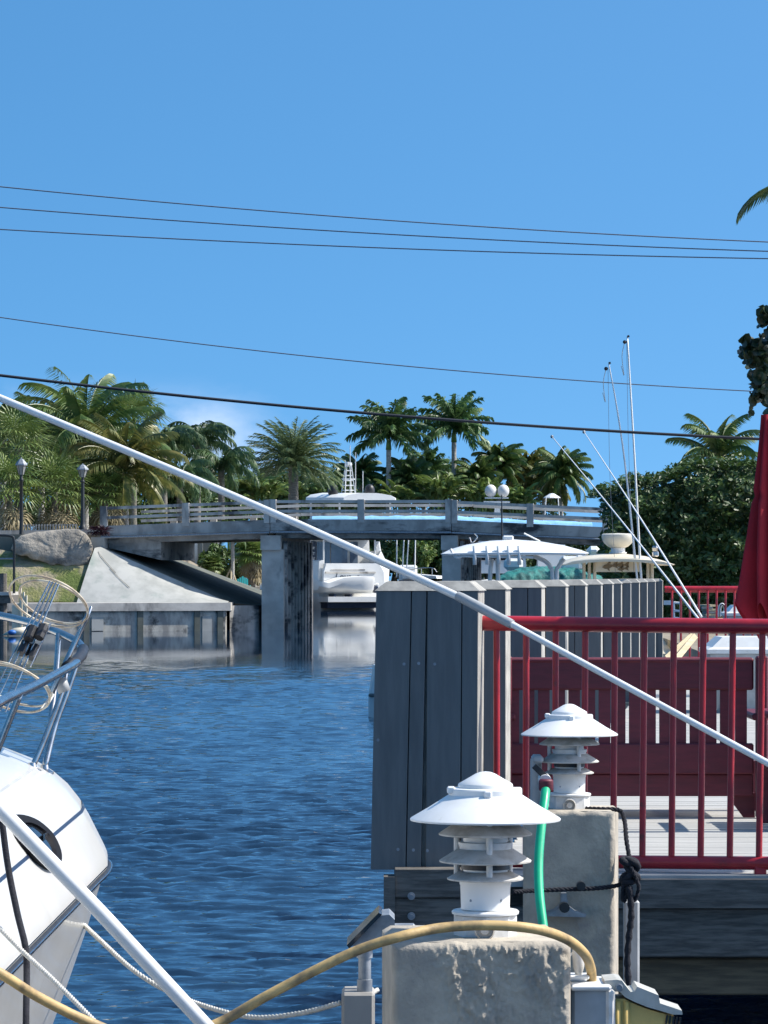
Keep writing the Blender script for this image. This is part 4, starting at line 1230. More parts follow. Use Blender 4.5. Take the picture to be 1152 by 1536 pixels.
# ---- T-top boat nearer, left of the deck
def ttop_boat():
    d = 58.0
    t = thing('center_console_boat', P(740, 1040, d), 'white open fishing boat under a white canopy with a row of rod holders', 'boat')
    # hull lies bow to the left, half behind the fence
    secs = []
    for (px, dd_, hb, fr) in ((553, 56.6, .06, .33), (562, 56.7, .28, .85), (590, 57.0, .75, .95), (650, 57.6, 1.05, .95), (740, 58.6, 1.2, .9), (840, 59.8, 1.15, .85), (925, 60.8, 1.05, .85)):
        c = P(px, 0, dd_); c.z = 0
        f = Vector((.12, -1, 0)).normalized()
        secs.append([c + f * hb * .8 + Vector((0, 0, fr)), c + f * hb * 1.0 + Vector((0, 0, .34)), c + f * hb * .85 + Vector((0, 0, .28)), c + f * hb * .6 + Vector((0, 0, -.3)),
                     c - f * hb * .6 + Vector((0, 0, -.3)), c - f * hb * .85 + Vector((0, 0, .28)), c - f * hb + Vector((0, 0, .34)), c - f * hb * .8 + Vector((0, 0, fr))])
    b = MB(); b.loft(secs, closed=True, caps=True); b.build('hull', M['gel_far'], t, smooth=True, auto=35)
    b = MB(); b.tube([P(555, 1043, 56.55), P(566, 1043, 56.2), P(600, 1043.5, 55.9)], .03, 6); b.build('rubbing_strake', M['black'], t)
    # canopy
    secs = []
    for (yy, s_) in ((-.95, .93), (-.85, .97), (-.65, .99), (-.35, 1.0), (0, 1.01), (.35, 1.0), (.65, .99), (.85, .97), (.95, .93)):
        prof = []
        top = [(662, 831), (676, 824), (700, 817), (735, 811), (770, 809), (810, 812), (845, 818), (870, 825), (881, 829)]
        for (px, py) in top:
            q = P(770 + (px - 770) * s_, py + max(0, 831 - py) * .92 * abs(yy / .95) ** 2.4, d); prof.append(Vector((q.x, d + yy, q.z)))
        for (px, py) in reversed(top):
            q = P(770 + (px - 770) * s_ * .985, min(py + max(0, 831 - py) * .92 * abs(yy / .95) ** 2.4 + 5.5, max(832.5, py + 1.5)), d); prof.append(Vector((q.x, d + yy, q.z)))
        secs.append(prof)
    b = MB(); b.loft(secs, closed=True, caps=True); cn_ = b.build('canopy', M['gel_far'], t, smooth=True, auto=50)
    # frame legs
    for yy in (-.55, .55):
        for path in ([(735, 1000), (735, 870), (738, 838)], [(747, 1000), (747, 870), (746, 838)], [(832, 1000), (829, 868), (826, 852), (818, 842), (800, 834)], [(838, 1000), (835, 868), (838, 850), (846, 838)]):
            b = MB(); b.tube(spline([P(px, py, d + yy) for px, py in path], 5), .035, 8); b.build('frame_leg', M['gel_far'], t, smooth=True)
    for px in (712, 731, 748, 763, 779):
        b = MB(); b.tube([P(px, 847, d - .95), P(px, 819, d - .9)], .032, 8); b.build('rod_holder', M['gel_far'], cn_, smooth=True)
    b = MB(); b.tube(spline([P(676, 824, d - .85), P(685, 836, d - .9), P(700, 830, d - .9)], 5), .025, 6); b.build('grab_rail', M['gel_far'], cn_)
    b = MB(); b.tube([P(690, 834, d - .9), P(800, 836, d - .9)], .022, 6); b.build('cross_bar', M['gel_far'], cn_)
    b = MB(); b.tube([P(753, 809, d), P(752.5, 742, d)], [.018, .008], 6); b.build('antenna', M['black'], cn_)
    b = MB(); b.box(P(762, 807, d), (.18, .14, .08), bev=.02); b.build('light_bar', M['gel_far'], cn_)
    b = MB(); b.tube(spline([P(704, 806, d), P(708, 814, d), P(716, 806, d), P(712, 800, d)], 5), .012, 5); b.build('horn', M['steel'], cn_)
    b = MB(); b.tube([P(786, 800, d), P(800, 807, d), P(810, 812, d)], .014, 5); b.build('stay', M['gel_far'], cn_)
    b = MB(); b.box(Vector((P(780, 0, d).x, d, .95)), (.9, .8, 1.1), bev=.12); b.build('console', M['gel_far'], t)
    b = MB(); b.box(Vector((P(905, 0, 60.8).x, 60.8, .75)), (.45, .5, .9), bev=.12); b.build('outboard_motor', M['gel_far'], t)
ttop_boat()

# ---- cream hardtop boat
def hardtop_boat():
    d = 65.0
    t = thing('hardtop_boat', P(915, 1040, d), 'cream hardtop boat with a radar dome and a brown fish emblem', 'boat')
    hull_mesh((P(905, 0, 72).x, 71.0, 0), (P(925, 0, 61.5).x, 62.6, 0), 2.3, 1.3, .9).build('hull', M['cream'], t, smooth=True, auto=35)
    secs = []
    top = [(838, 847), (850, 839), (870, 833), (900, 829), (935, 829), (965, 833), (990, 840), (1005, 847)]
    for (yy, s_) in ((-1.3, .95), (-1.1, 1.0), (-.5, 1.0), (.6, 1.0), (.9, .92)):
        prof = []
        for (px, py) in top:
            q = P(922 + (px - 922) * s_, py + max(0, 845 - py) * {-1.3: .62, -1.1: .42, -.5: .12, .6: .12, .9: .4}[yy], d); prof.append(Vector((q.x, d + yy, q.z)))
        for (px, py) in reversed(top):
            q = P(922 + (px - 922) * s_ * .98, min(py + max(0, 845 - py) * {-1.3: .62, -1.1: .42, -.5: .12, .6: .12, .9: .4}[yy] + 4, max(847, py + 1.2)), d); prof.append(Vector((q.x, d + yy, q.z)))
        secs.append(prof)
    b = MB(); b.loft(secs, closed=True, caps=True); ht = b.build('hardtop', M['cream'], t, smooth=True, auto=45)
    # emblem panel
    b = MB(); b.prism([P(893, 858, d - 1.0), P(960, 858, d - 1.0), P(960, 841, d - 1.0), P(895, 841, d - 1.0)], (0, .05, 0)); pn = b.build('emblem_panel', M['cream'], t)
    def fish(x, y, L, up, b):
        pts = [(0, 0), (.16, -.13), (.42, -.16), (.66, -.06), (.84, -.2), (1.0, -.24), (.93, 0), (1.0, .22), (.82, .12), (.66, .05), (.44, .14), (.18, .12)]
        b.prism([P(x + a * L, y + c * L - up * a * L, d - 1.01) for a, c in pts][::-1], (0, .008, 0))
        b.prism([P(x + a * L, y + c * L - up * a * L, d - 1.01) for a, c in ((.32, -.18), (.50, -.36), (.56, -.15))][::-1], (0, .008, 0))
        b.prism([P(x + a * L, y + c * L - up * a * L, d - 1.01) for a, c in ((.30, .14), (.46, .14), (.48, .32))][::-1], (0, .008, 0))
    b = MB(); fish(903, 851, 24, .14, b); fish(924, 848, 20, .04, b); fish(926, 854, 17, .10, b)
    b.build('fish_emblem', M['fishbrown'], pn)
    for px in (876, 884, 892, 972, 978):
        for yy in (-.85, .5):
            b = MB(); b.tube([P(px, 1000, d + yy), P(px, 842, d + yy)], .03, 6); b.build('frame_leg', M['cream'], t)
    b = MB(); b.box(Vector((P(920, 0, d).x, d, 1.0)), (1.2, .9, 1.6), bev=.12); b.build('console', M['cream'], t)
    b = MB(); p = P(927, 822, d - .3)
    b.lathe([(.12, 0), (.19, .03), (.255, .09), (.29, .15), (.302, .21), (.298, .245), (.27, .262), (.01, .272)], p, 28); rd = b.build('radar_dome', M['pale_cream'], ht, smooth=True, auto=50)
    b = MB(); b.lathe([(.13, -.08), (.13, 0)], p, 16); b.lathe([(.16, -.10), (.16, -.078)], p, 16); b.build('radar_mount', M['gel_far'], rd)
    b = MB(); p = P(983, 835, d - .3); b.box(p + Vector((0, 0, .05)), (.12, .12, .1), bev=.02); b.lathe([(.05, .10), (.06, .16), (.045, .2)], p, 10); b.build('spotlight', M['steel'], ht)
    # outriggers
    for path, r_ in (([(974, 1000), (962, 870), (952, 690), (941, 505)], .022), ([(970, 1000), (956, 870), (938, 700), (925, 610), (913, 545)], .020)):
        b = MB(); b.tube(spline([P(px, py, d - 1.2) for px, py in path], 6), [r_ * (1.2 - .55 * k / 18) for k in range(6 * (len(path) - 1) + 1)], 6)
        og = b.build('outrigger', M['pvc'], t, smooth=True)
        px, py = path[-1]
        b = MB(); b.tube([P(px, py, d - 1.2), P(px + 3, py - 1, d - 1.2)], .02, 6); b.sphere(P(px - 4, py + 8, d - 1.2), .035, 8, 6); b.build('tip_block', M['black'], og)
        b = MB(); b.tube(spline([P(px - 4, py + 8, d - 1.2), P(px - 8, py + 30, d - 1.2), P(px - 5, py + 58, d - 1.2), P(px - 9, py + 44, d - 1.2)], 6), .006, 4); b.build('release_line', M['rope_white'], og)
        b = MB(); b.tube(spline([P(px - 1, py + 6, d - 1.2), P(px + 2, py + 170, d - 1.15), P(px + 10, 860, d - 1.1)], 6), .0035, 4); b.build('halyard', M['wire'], og)
hardtop_boat()
# ---- boat under a teal cover
t = thing('covered_boat', P(825, 1000, 92), 'boat under a wrinkled teal canvas cover behind the white canopy', 'boat')
hull_mesh((P(740, 0, 92).x, 92, 0), (P(915, 0, 94).x, 94, 0), 1.9, 1.9, 1.85).build('hull', M['gel_far'], t, smooth=True, auto=35)
b = MB(); secs = []; rg = random.Random(4)
for k in range(40):
    u = k / 39; px = 744 + u * 168
    h = (.55 * math.sin(math.pi * min(1, u * 1.25)) ** .6 + (.28 if u > .6 else 0) * math.sin(math.pi * (u - .6) / .4) if u > .02 else .05)
    c = P(px, 870, 92 + 2 * u); w_ = .95 * math.sin(math.pi * min(.97, max(.05, u * .9 + .05))) ** .4
    sec = []
    for j in range(13):
        a = math.pi * j / 12
        f = 1 + .13 * mnoise.noise(Vector((px * .12, j * .9, 2))) + .05 * math.sin(px * .5 + j)
        sec.append(c + Vector((0, -math.cos(a) * w_ * f, .02 + math.sin(a) * h * .62 * f - (.1 if j in (0, 12) else 0))))
    secs.append(sec)
b.loft(secs); b.build('boat_cover', M['teal'], t, smooth=True)
for (px, py, s_) in ((770, 846, .5), (856, 846, .6), (890, 826, .35), (872, 840, .4), (905, 835, .35)):
    b = MB(); b.box(P(px, py, 93.5), (s_, .5, s_ * .7), bev=.1); b.build('seat_cushion', M['gel_far'], t)

# ---- leaning white poles at the far end of the deck
for (a, m_, e, lb) in (((1058, 942, 41.5), (950, 800, 43.5), (828, 655, 46), 'lower of two thin white poles leaning left by the far railing'),
                   ((1052, 925, 41.8), (975, 780, 43.5), (876, 648, 46), 'upper of two thin white poles leaning left by the far railing')):
    b = MB(); b.tube([P(*a).lerp(P(*e), k / 16) + Vector((0, 0, .03 * math.sin(math.pi * k / 16))) for k in range(17)], [.015 - .0006 * k for k in range(17)], 7)
    t = b.build('leaning_pole', M['pvc'], smooth=True)
    tag(t, lb, 'pole', 'white poles leaning by the far railing')
    b = MB(); b.sphere(P(e[0], e[1], e[2]), .022, 8, 6); b.build('tip', M['galv'], t)

# ---- left floating dock pieces
t = thing('boat_dock', P(-30, 950, 137), 'small grey boat dock with a dark bent handrail at the left edge', 'dock')
b = MB(); b.prism([P(-260, 905, 137), P(16, 905, 137), P(16, 890, 137), P(-260, 890, 137)], (0, 3, 0)); b.build('platform', M['timber'], t)
b = MB(); b.prism([P(-260, 893, 136.9), P(16, 893, 136.9), P(16, 888, 136.9), P(-260, 888, 136.9)], (0, 3.2, 0)); b.build('edge_board', M['conc'], t)
for px in (-60, 4):
    b = MB(); b.tube([P(px, 975, 137.4), P(px, 860, 137.4)], .17, 10); b.build('piling', M['timber'], t)
for off in (0, .35):
    b = MB(); b.tube(spline([P(-60, 803, 137.2 + off), P(-10, 803, 137.2 + off), P(15, 804, 137.2 + off), P(21, 812, 137.2 + off), P(21, 850, 137.2 + off), P(21, 890, 137.2 + off)], 5), .05, 7); b.build('handrail', M['lantern'], t)
b = MB(); b.tube([P(-60, 838, 137.2), P(22, 838, 137.2)], .03, 6); b.build('lower_rail', M['galv'], t)
t = thing('dock_steps', P(30, 945, 134), 'cream dock steps with upright posts at the left edge of the canal', 'steps')
b = MB(); b.prism([P(18, 948, 134), P(33, 948, 134), P(33, 903, 134), P(18, 908, 134)], (0, .8, 0)); b.build('stringer', M['cream'], t)
for px, ya in ((31, 878), (35.5, 888), (39.5, 893)):
    b = MB(); b.tube([P(px, 948, 133.9), P(px, ya, 133.9)], .045, 6); b.build('post', M['cream'], t)
t = thing('kayak', P(22, 946, 132), 'white kayak nose with a blue patch floating at the left edge', 'kayak')
secs = []
for (px, h, hb) in ((4, 952, .03), (10, 948, .16), (22, 942, .3), (40, 940, .32)):
    p = P(px, h, 132.5); secs.append([Vector((p.x, 132.5 - hb, .03)), Vector((p.x, 132.5 - hb * .7, p.z)), Vector((p.x, 132.5 + hb * .7, p.z)), Vector((p.x, 132.5 + hb, .03))])
b = MB(); b.loft(secs, closed=True, caps=True); b.build('hull', M['cream'], t, smooth=True)
b = MB(); b.sphere(P(18, 948.5, 132.1), .16, 10, 6, .6); b.build('float', M['blue'], t, smooth=True)

# ================================================================== THE DECK
DZ = EYE - 1.06
rowx = lambda dd_: -.905 + .1005 * dd_            # the row of boxed posts
dk = thing('dock_deck', (1.5, 28, 0), 'long grey boarded dock deck on timber beams beside the canal', 'dock')
b = MB()
rg = random.Random(11)
yy = 12.45
while yy < 44:
    wv = .138
    x0 = max(rowx(yy), .0) + .02 if yy > 13 else .37
    b.box(((x0 + 7) / 2, yy + wv / 2, DZ - .02 + rg.uniform(-.0008, .0008)), (7 - x0, wv - .001, .04))
    yy += wv + .002
b.build('deck_boards', M['deck'], dk)
b = MB(); b.box((3.8, 12.42, DZ - .06), (6.6, .05, .10)); b.build('edge_board', M['timber'], dk)
b = MB(); b.box((3.6, 12.50, DZ - .20), (7.0, .12, .175), bev=.006); b.build('fascia_beam', M['timber'], dk)
b = MB(); b.box((3.6, 12.62, DZ - .365), (7.0, .2, .13), bev=.006); b.build('lower_beam', M['timber_brown'], dk)
for dd_ in (13, 18, 23, 28, 33, 38, 43):
    for xx in (rowx(dd_) + .35, 5.2):
        b = MB(); b.tube([(xx, dd_ + .3, -2.9), (xx, dd_ + .3, DZ - .10)], .14, 10); b.build('piling', M['timber'], dk)
    b = MB(); b.box(((rowx(dd_) + 7) / 2, dd_ + .3, DZ - .19), (7 - rowx(dd_), .15, .2)); b.build('joist_beam', M['timber'], dk)
# deck end under the first boxed post
b = MB(); xx = P(592, 0, 12.4).x
b.box((.155, 12.44, P(0, 1325, 12.4).z), (W(102, 12.4), .08, W(44, 12.4)), bev=.004); b.build('ledger_board', M['timber'], dk)
b = MB(); b.box((.155, 12.46, P(0, 1374, 12.4).z), (W(102, 12.4), .10, W(54, 12.4)), bev=.004); lb_ = b.build('ledger_beam', M['timber'], dk)
for py in (1344, 1374):
    p = P(617, py, 12.40)
    b = MB(); b.lathe([(.0135, 0), (.0135, .006)], p, 20, axis='Y'); b.lathe([(.008, .006), (.008, .014)], p, 6, axis='Y'); b.build('bolt', M['galv'], lb_)
b = MB(); b.box((P(584, 0, 12.45).x, 12.45, .28), (W(17, 12.4), .12, 1.92)); b.build('corner_pile', M['timber'], dk)

# ---- boxed posts
yaw = math.atan(.1005)
Rz = Matrix.Rotation(-yaw, 3, 'Z')
tops = [12.5, 13.96, 16.5, 18.8, 21.2, 23.6, 25.7, 27.6, 30.0, 32.6, 35.4, 38.8, 42.6]
words = ['nearest', 'second', 'third', 'fourth', 'fifth', 'sixth', 'seventh', 'eighth', 'ninth', 'tenth', 'eleventh', 'second farthest', 'farthest']
def boxed_post(i, dd_):
    wd = .365 if i != 1 else .30
    dpth = .34
    right = rowx(dd_)
    c = Vector((right - wd / 2 * math.cos(yaw), dd_ + dpth / 2, 0))
    zt_ = EYE - .024 - .0008 * (dd_ - 12.5); zb_ = DZ - .02 if i else EYE - 1.045
    lab = ('nearest tall grey boxed post with bolt heads at the canal corner of the deck' if i == 0 else
           '%s grey boxed post from the near end of the row along the deck' % words[i] if i < 11 else '%s grey boxed post of the row, beside the far railing' % words[i])
    t = thing('boxed_post', Vector((c.x, c.y, zb_)), lab, 'post', 'grey boxed posts along the deck edge')
    ch = .034
    hx, hy = wd / 2, dpth / 2
    lean = .020 if i == 0 else 0
    def L(x, y, z): 
        v = Rz @ Vector((x, y, 0)); u = (zt_ - z) / 1.0
        return Vector((c.x + v.x - (lean * u if x < 0 else lean * .3 * u), c.y + v.y, z))
    # front boards
    cuts = [0, .35, .50, .84, 1.0] if i == 0 else [0, .70, 1.0] if i % 2 else [0, .2, .82, 1.0]
    z1 = zt_ - ch
    for a, e in zip(cuts, cuts[1:]):
        xa, xb = -hx + a * wd + .0022, -hx + e * wd - .0022
        b = MB()
        b.add([L(xa, -hy, zb_), L(xb, -hy, zb_), L(xb, -hy, z1), L(xa, -hy, z1), L(xa, -hy + .03, zb_), L(xb, -hy + .03, zb_), L(xb, -hy + .03, z1), L(xa, -hy + .03, z1)],
              [(0, 1, 2, 3), (5, 4, 7, 6), (1, 5, 6, 2), (4, 0, 3, 7), (3, 2, 6, 7), (4, 5, 1, 0)])
        b.build('board', M['fence'], t)
    b = MB()
    b.add([L(-hx + .004, -hy + .031, zb_), L(hx - .004, -hy + .031, zb_), L(hx - .004, hy, zb_), L(-hx + .004, hy, zb_), L(-hx + .004, -hy + .031, z1), L(hx - .004, -hy + .031, z1), L(hx - .004, hy, z1), L(-hx + .004, hy, z1)],
          [(3, 2, 1, 0), (4, 5, 6, 7), (0, 1, 5, 4), (1, 2, 6, 5), (2, 3, 7, 6), (3, 0, 4, 7)])
    b.build('side_boards', M['fence_top'], t)  # paler than the front boards: sun on the sides put into the colour
    b = MB(); e = .004; z2 = z1 + .001
    ii = ch * .8
    b.add([L(-hx - e, -hy - e, z2), L(hx + e, -hy - e, z2), L(hx + e, hy + e, z2), L(-hx - e, hy + e, z2), L(-hx + ii * 1.3, -hy + ii, zt_), L(hx - ii * 1.3, -hy + ii, zt_), L(hx - ii * 1.3, hy - ii, zt_), L(-hx + ii * 1.3, hy - ii, zt_)],
          [(3, 2, 1, 0), (4, 5, 6, 7), (0, 1, 5, 4), (1, 2, 6, 5), (2, 3, 7, 6), (3, 0, 4, 7)])
    b.build('cap', M['fence_top'], t)
    if i == 0:
        for (px, py) in ((606, 996), (628, 995), (652, 996), (567, 1110), (597, 1274), (620, 1275), (641, 1276)):
            p = P(px, py, 12.47); 
            b = MB(); b.lathe([(.0055, 0), (.0055, .004)], p, 10, axis='Y'); b.build('screw', M['galv'], t)
for i, dd_ in enumerate(tops): boxed_post(i, dd_)

# ---- near red railing
RD = lambda px: 12.75 - (px - 712) * .00055
def rp(px, py): return P(px, py, RD(px))
rl = thing('railing', (1.0, 12.6, DZ), 'near red metal railing with round top rail along the deck edge', 'railing', 'red railings of the deck')
b = MB(); b.tube([rp(711, 934.5), rp(1400, 943)], .0275, 20); b.build('top_rail', M['red'], rl, smooth=True, auto=40)
b = MB(); b.tube([rp(726, 1291), rp(1400, 1297)], .024, 18); b.build('bottom_rail', M['red'], rl, smooth=True, auto=40)
for k in range(15):
    px = 745 + k * 44.3
    b = MB(); b.tube([rp(px, 944), rp(px - 6 * (k / 10), 1290)], .0118, 12); b.build('baluster', M['red'], rl, smooth=True, auto=40)
for px in (1140, 1395):
    b = MB(); b.box(rp(px, 1308), (.042, .042, .085), bev=.004); b.build('mounting_foot', M['red'], rl)
# far red railing
rl2 = thing('railing', (P(1100, 0, 43).x, 43, DZ), 'far red metal railing across the end of the deck in front of the hedge', 'railing', 'red railings of the deck')
b = MB(); b.tube([P(997, 884, 43.2), P(1400, 884, 43.0)], .04, 14); b.build('top_rail', M['red'], rl2, smooth=True, auto=40)
b = MB(); b.tube([P(997, 988.5, 43.2), P(1400, 988.5, 43.0)], .026, 10); b.build('bottom_rail', M['red'], rl2, smooth=True, auto=40)
for k in range(30):
    b = MB(); b.tube([P(1008 + k * 13.4, 886, 43.1), P(1008 + k * 13.4, 987, 43.1)], .0135, 8); b.build('baluster', M['red'], rl2, smooth=True, auto=40)

# ---- bench behind the near railing
def bench(label, x0, x1, d, arm=True):
    wd = x1 - x0
    t = thing('bench', Vector(((x0 + x1) / 2, d, DZ)), label, 'bench', 'dark red benches on the deck')
    zt_ = EYE - 126 * d / F
    def z(py): return EYE - (py - HOR) * d / F
    def zz(h): return h
    b = MB(); b.box(((x0 + x1) / 2, d, z(1012)), (wd, .035, W(46, d)), bev=.008); b.build('top_rail', M['red_wood'], t)
    b = MB(); b.box(((x0 + x1) / 2, d + .012, z(990)), (wd, .075, .022), bev=.008); b.build('crest_rail', M['red_wood'], t)
    b = MB(); b.box(((x0 + x1) / 2, d, z(1138)), (wd, .04, W(46, d)), bev=.006); b.build('lower_rail', M['red_wood'], t)
    n = 16; sw_ = W(20.5, d); gp = (wd - .04) / n
    for k in range(n):
        b = MB(); b.box((x0 + .02 + gp * (k + .5), d + .01, z(1075)), (gp * .76, .022, W(100, d))); b.build('slat', M['red_wood'], t)
    b = MB(); b.box(((x0 + x1) / 2, d + .02, z(1178)), (wd, .03, W(33, d)), bev=.004); b.build('apron', M['red_wood'], t)
    b = MB()
    for k in range(5): b.box(((x0 + x1) / 2, d + .09 + k * .105, z(1158)), (wd, .095, .025), bev=.005)
    b.build('seat', M['red_wood'], t)
    for xx in (x0 + .02, x1 + .035):
        b = MB(); b.box((xx, d - .01, (z(984) + DZ) / 2), (.05, .06, z(984) - DZ), bev=.006); b.build('leg', M['red_wood'], t)
        b = MB(); b.box((xx, d + .50, (DZ + z(1150)) / 2), (.05, .06, z(1150) - DZ)); b.build('leg', M['red_wood'], t)
        b = MB(); b.box((xx, d + .25, z(1075)), (.085, .56, .03), bev=.008); b.build('armrest', M['red_wood'], t)
    for xx in (x1,):
        b = MB(); b.prism([(x1 + .01, d + .03, z(1190)), (x1 - .12, d + .03, z(1190)), (x1 - .0, d + .03, z(1245)), (x1 + .01, d + .03, z(1245))], (0, .03, 0)); b.build('brace', M['red_wood'], t)
bench('dark red slatted bench with its back to the near railing', P(752, 0, 15.4).x, P(1130, 0, 15.4).x, 15.4)
t = thing('side_table', Vector((P(728, 0, 15.2).x, 15.3, DZ)), 'small dark red side table left of the bench', 'table')
b = MB(); b.box((P(735, 0, 15.2).x, 15.35, EYE - 220 * 15.2 / F), (W(36, 15.2), .4, .028), bev=.006); b.build('tabletop', M['red_wood'], t)
for px in (731, 747):
    for yy_ in (15.2, 15.5):
        b = MB(); b.box((P(px, 0, 15.2).x, yy_, DZ + .21), (.04, .04, .42)); b.build('leg', M['red_wood'], t)

# ---- closed red umbrellas
def umbrella(x, d, label, zhem, ztop):
    t = thing('patio_umbrella', Vector((x, d, DZ)), label, 'umbrella', 'closed red umbrellas on the deck')
    b = MB(); b.tube([(x, d, DZ), (x, d, ztop + .05)], .02, 10); b.build('pole', M['timber_brown'], t, smooth=True)
    b = MB(); b.lathe([(.26, 0), (.26, .05), (.05, .09), (.03, .25)], (x, d, DZ), 24); b.build('base', M['galv'], t, smooth=True, auto=40)
    b = MB(); secs = []; rg = random.Random(17)
    nf = 8; nseg = 120
    for k in range(30):
        u = k / 29
        z_ = ztop - (ztop - zhem) * u
        sec = []
        for j in range(nseg):
            a = 2 * math.pi * j / nseg
            fold = math.cos(nf * a + .7 * math.sin(2 * u)) 
            r_ = .018 + (.045 + .128 * u ** 1.1) * (.58 + .42 * (abs(fold) ** .6) * (1 if fold > 0 else -.8)) + .025 * u * math.sin(3 * a + 2 + 3 * u)
            if u > .42: r_ *= 1.0
            if .38 < u < .44: r_ *= .88
            hem = (.10 * fold - .05) * max(0, (u - .85) / .15) if u > .85 else 0
            tw = a + .35 * u
            sec.append(Vector((x + r_ * math.cos(tw), d + r_ * math.sin(tw), z_ + hem)))
        secs.append(sec)
    b.loft(secs, closed=True); b.build('canopy', M['red_cloth'], t, smooth=True)
    b = MB(); b.sphere((x, d, ztop + .07), .03, 10, 8); b.build('finial', M['timber_brown'], t)
umbrella(P(1159, 0, 19.0).x, 19.0, 'closed red umbrella hanging in folds at the right edge of the deck', EYE - .20, EYE + .86)
umbrella(1.76, 12.72, 'added closed red umbrella just outside the right frame edge, shading the near railing', EYE - .35, EYE + 1.0)  # added out of view to shade the right part of the top rail
bench('added second dark red bench right of the first, mostly out of frame, shading the deck', 1.62, 2.7, 14.6)  # added out of view to throw shade on the deck boards

# ---- dock boxes
def dock_box(x0, x1, d, ztop, label):
    c = (x0 + x1) / 2
    t = thing('dock_box', Vector((c, d + .35, DZ)), label, 'storage box', 'white lidded storage boxes on the dock')
    h = ztop - DZ
    b = MB(); secs = []
    for (zz, s_) in ((DZ, .84), (DZ + h * .55, .92), (DZ + h * .70, .97), (DZ + h * .72, 1.0), (DZ + h * .78, 1.0)):
        hw = (x1 - x0) / 2 * s_; hd = .35 * s_
        secs.append([Vector((c - hw, d + .35 - hd, zz)), Vector((c + hw, d + .35 - hd, zz)), Vector((c + hw, d + .35 + hd, zz)), Vector((c - hw, d + .35 + hd, zz))])
    b.loft(secs, closed=True, caps=True); b.build('body', M['pvc_grey'], t)
    b = MB(); secs = []
    for (zz, s_) in ((DZ + h * .785, 1.04), (DZ + h * .84, 1.04), (DZ + h * .87, .98), (DZ + h, .86)):
        hw = (x1 - x0) / 2 * s_; hd = .35 * s_
        secs.append([Vector((c - hw, d + .35 - hd, zz)), Vector((c + hw, d + .35 - hd, zz)), Vector((c + hw, d + .35 + hd, zz)), Vector((c - hw, d + .35 + hd, zz))])
    b.loft(secs, closed=True, caps=True); b.build('lid', M['white'], t)
dock_box(P(1066, 0, 27).x, P(1066, 0, 27).x + 1.35, 27, EYE - 94 * 27 / F, 'grey storage box with white lid behind the near railing')
dock_box(P(1092, 0, 47).x, P(1092, 0, 47).x + 1.3, 47, EYE - 46 * 47 / F, 'grey storage box with white lid beyond the far railing')

# ---- clutter beyond the far railing
t = thing('crate_frame', P(1015, 935, 48), 'small white open frame standing beyond the far railing', 'frame')
for px in (1010.5, 1021):
    b = MB(); b.tube([P(px, 985, 48), P(px, 902, 48)], .018, 5); b.build('upright', M['white'], t)
for py in (904, 916, 927):
    b = MB(); b.tube([P(1010, py, 48), P(1021.5, py + 1, 48)], .018, 5); b.build('crossbar', M['white'], t)
b = MB(); b.box(P(1001, 904, 48.4), (.10, .03, .06)); b.build('plate', M['white'], t)
for (a, e, lb) in (((1000, 987, 42), (1040, 952, 42.5), 'pale plank leaning by the far railing, left one'), ((1016, 987, 41.6), (1044, 953, 42.3), 'pale plank leaning by the far railing, right one')):
    p, q = P(*a), P(*e); m_ = (q - p)
    b = MB(); nrm2 = Vector((-m_.z, 0, m_.x)).normalized() * .035
    b.prism([p - nrm2, p + nrm2, q + nrm2, q - nrm2], (0, .05, 0))
    tag(b.build('plank', M['plank']), lb, 'plank', 'pale planks leaning by the far railing')
t = thing('lumber_stack', P(1066, 930, 52), 'heap of short weathered boards beyond the far railing', 'lumber')
rg = random.Random(12)
for k in range(8):
    b = MB(); b.box(P(1066 + rg.uniform(-8, 8), 932 - k * 3.4, 52), (.34 - .03 * k, .5, .028), rz=rg.uniform(-.4, .4)); b.build('board', M['plank'] if k % 2 else M['fence_top'], t)
t = thing('hose_coil', P(1082, 930, 51), 'white coiled hose hanging beyond the far railing', 'hose')
for k in range(3):
    b = MB(); b.tube(spline([P(1078 + k, 925, 51), P(1079 + k, 910, 51), P(1084 + k, 906 + k, 51), P(1087, 913 + k * 2, 51), P(1084 - k, 924, 51)], 6), .016, 6); b.build('coil', M['pvc'], t)

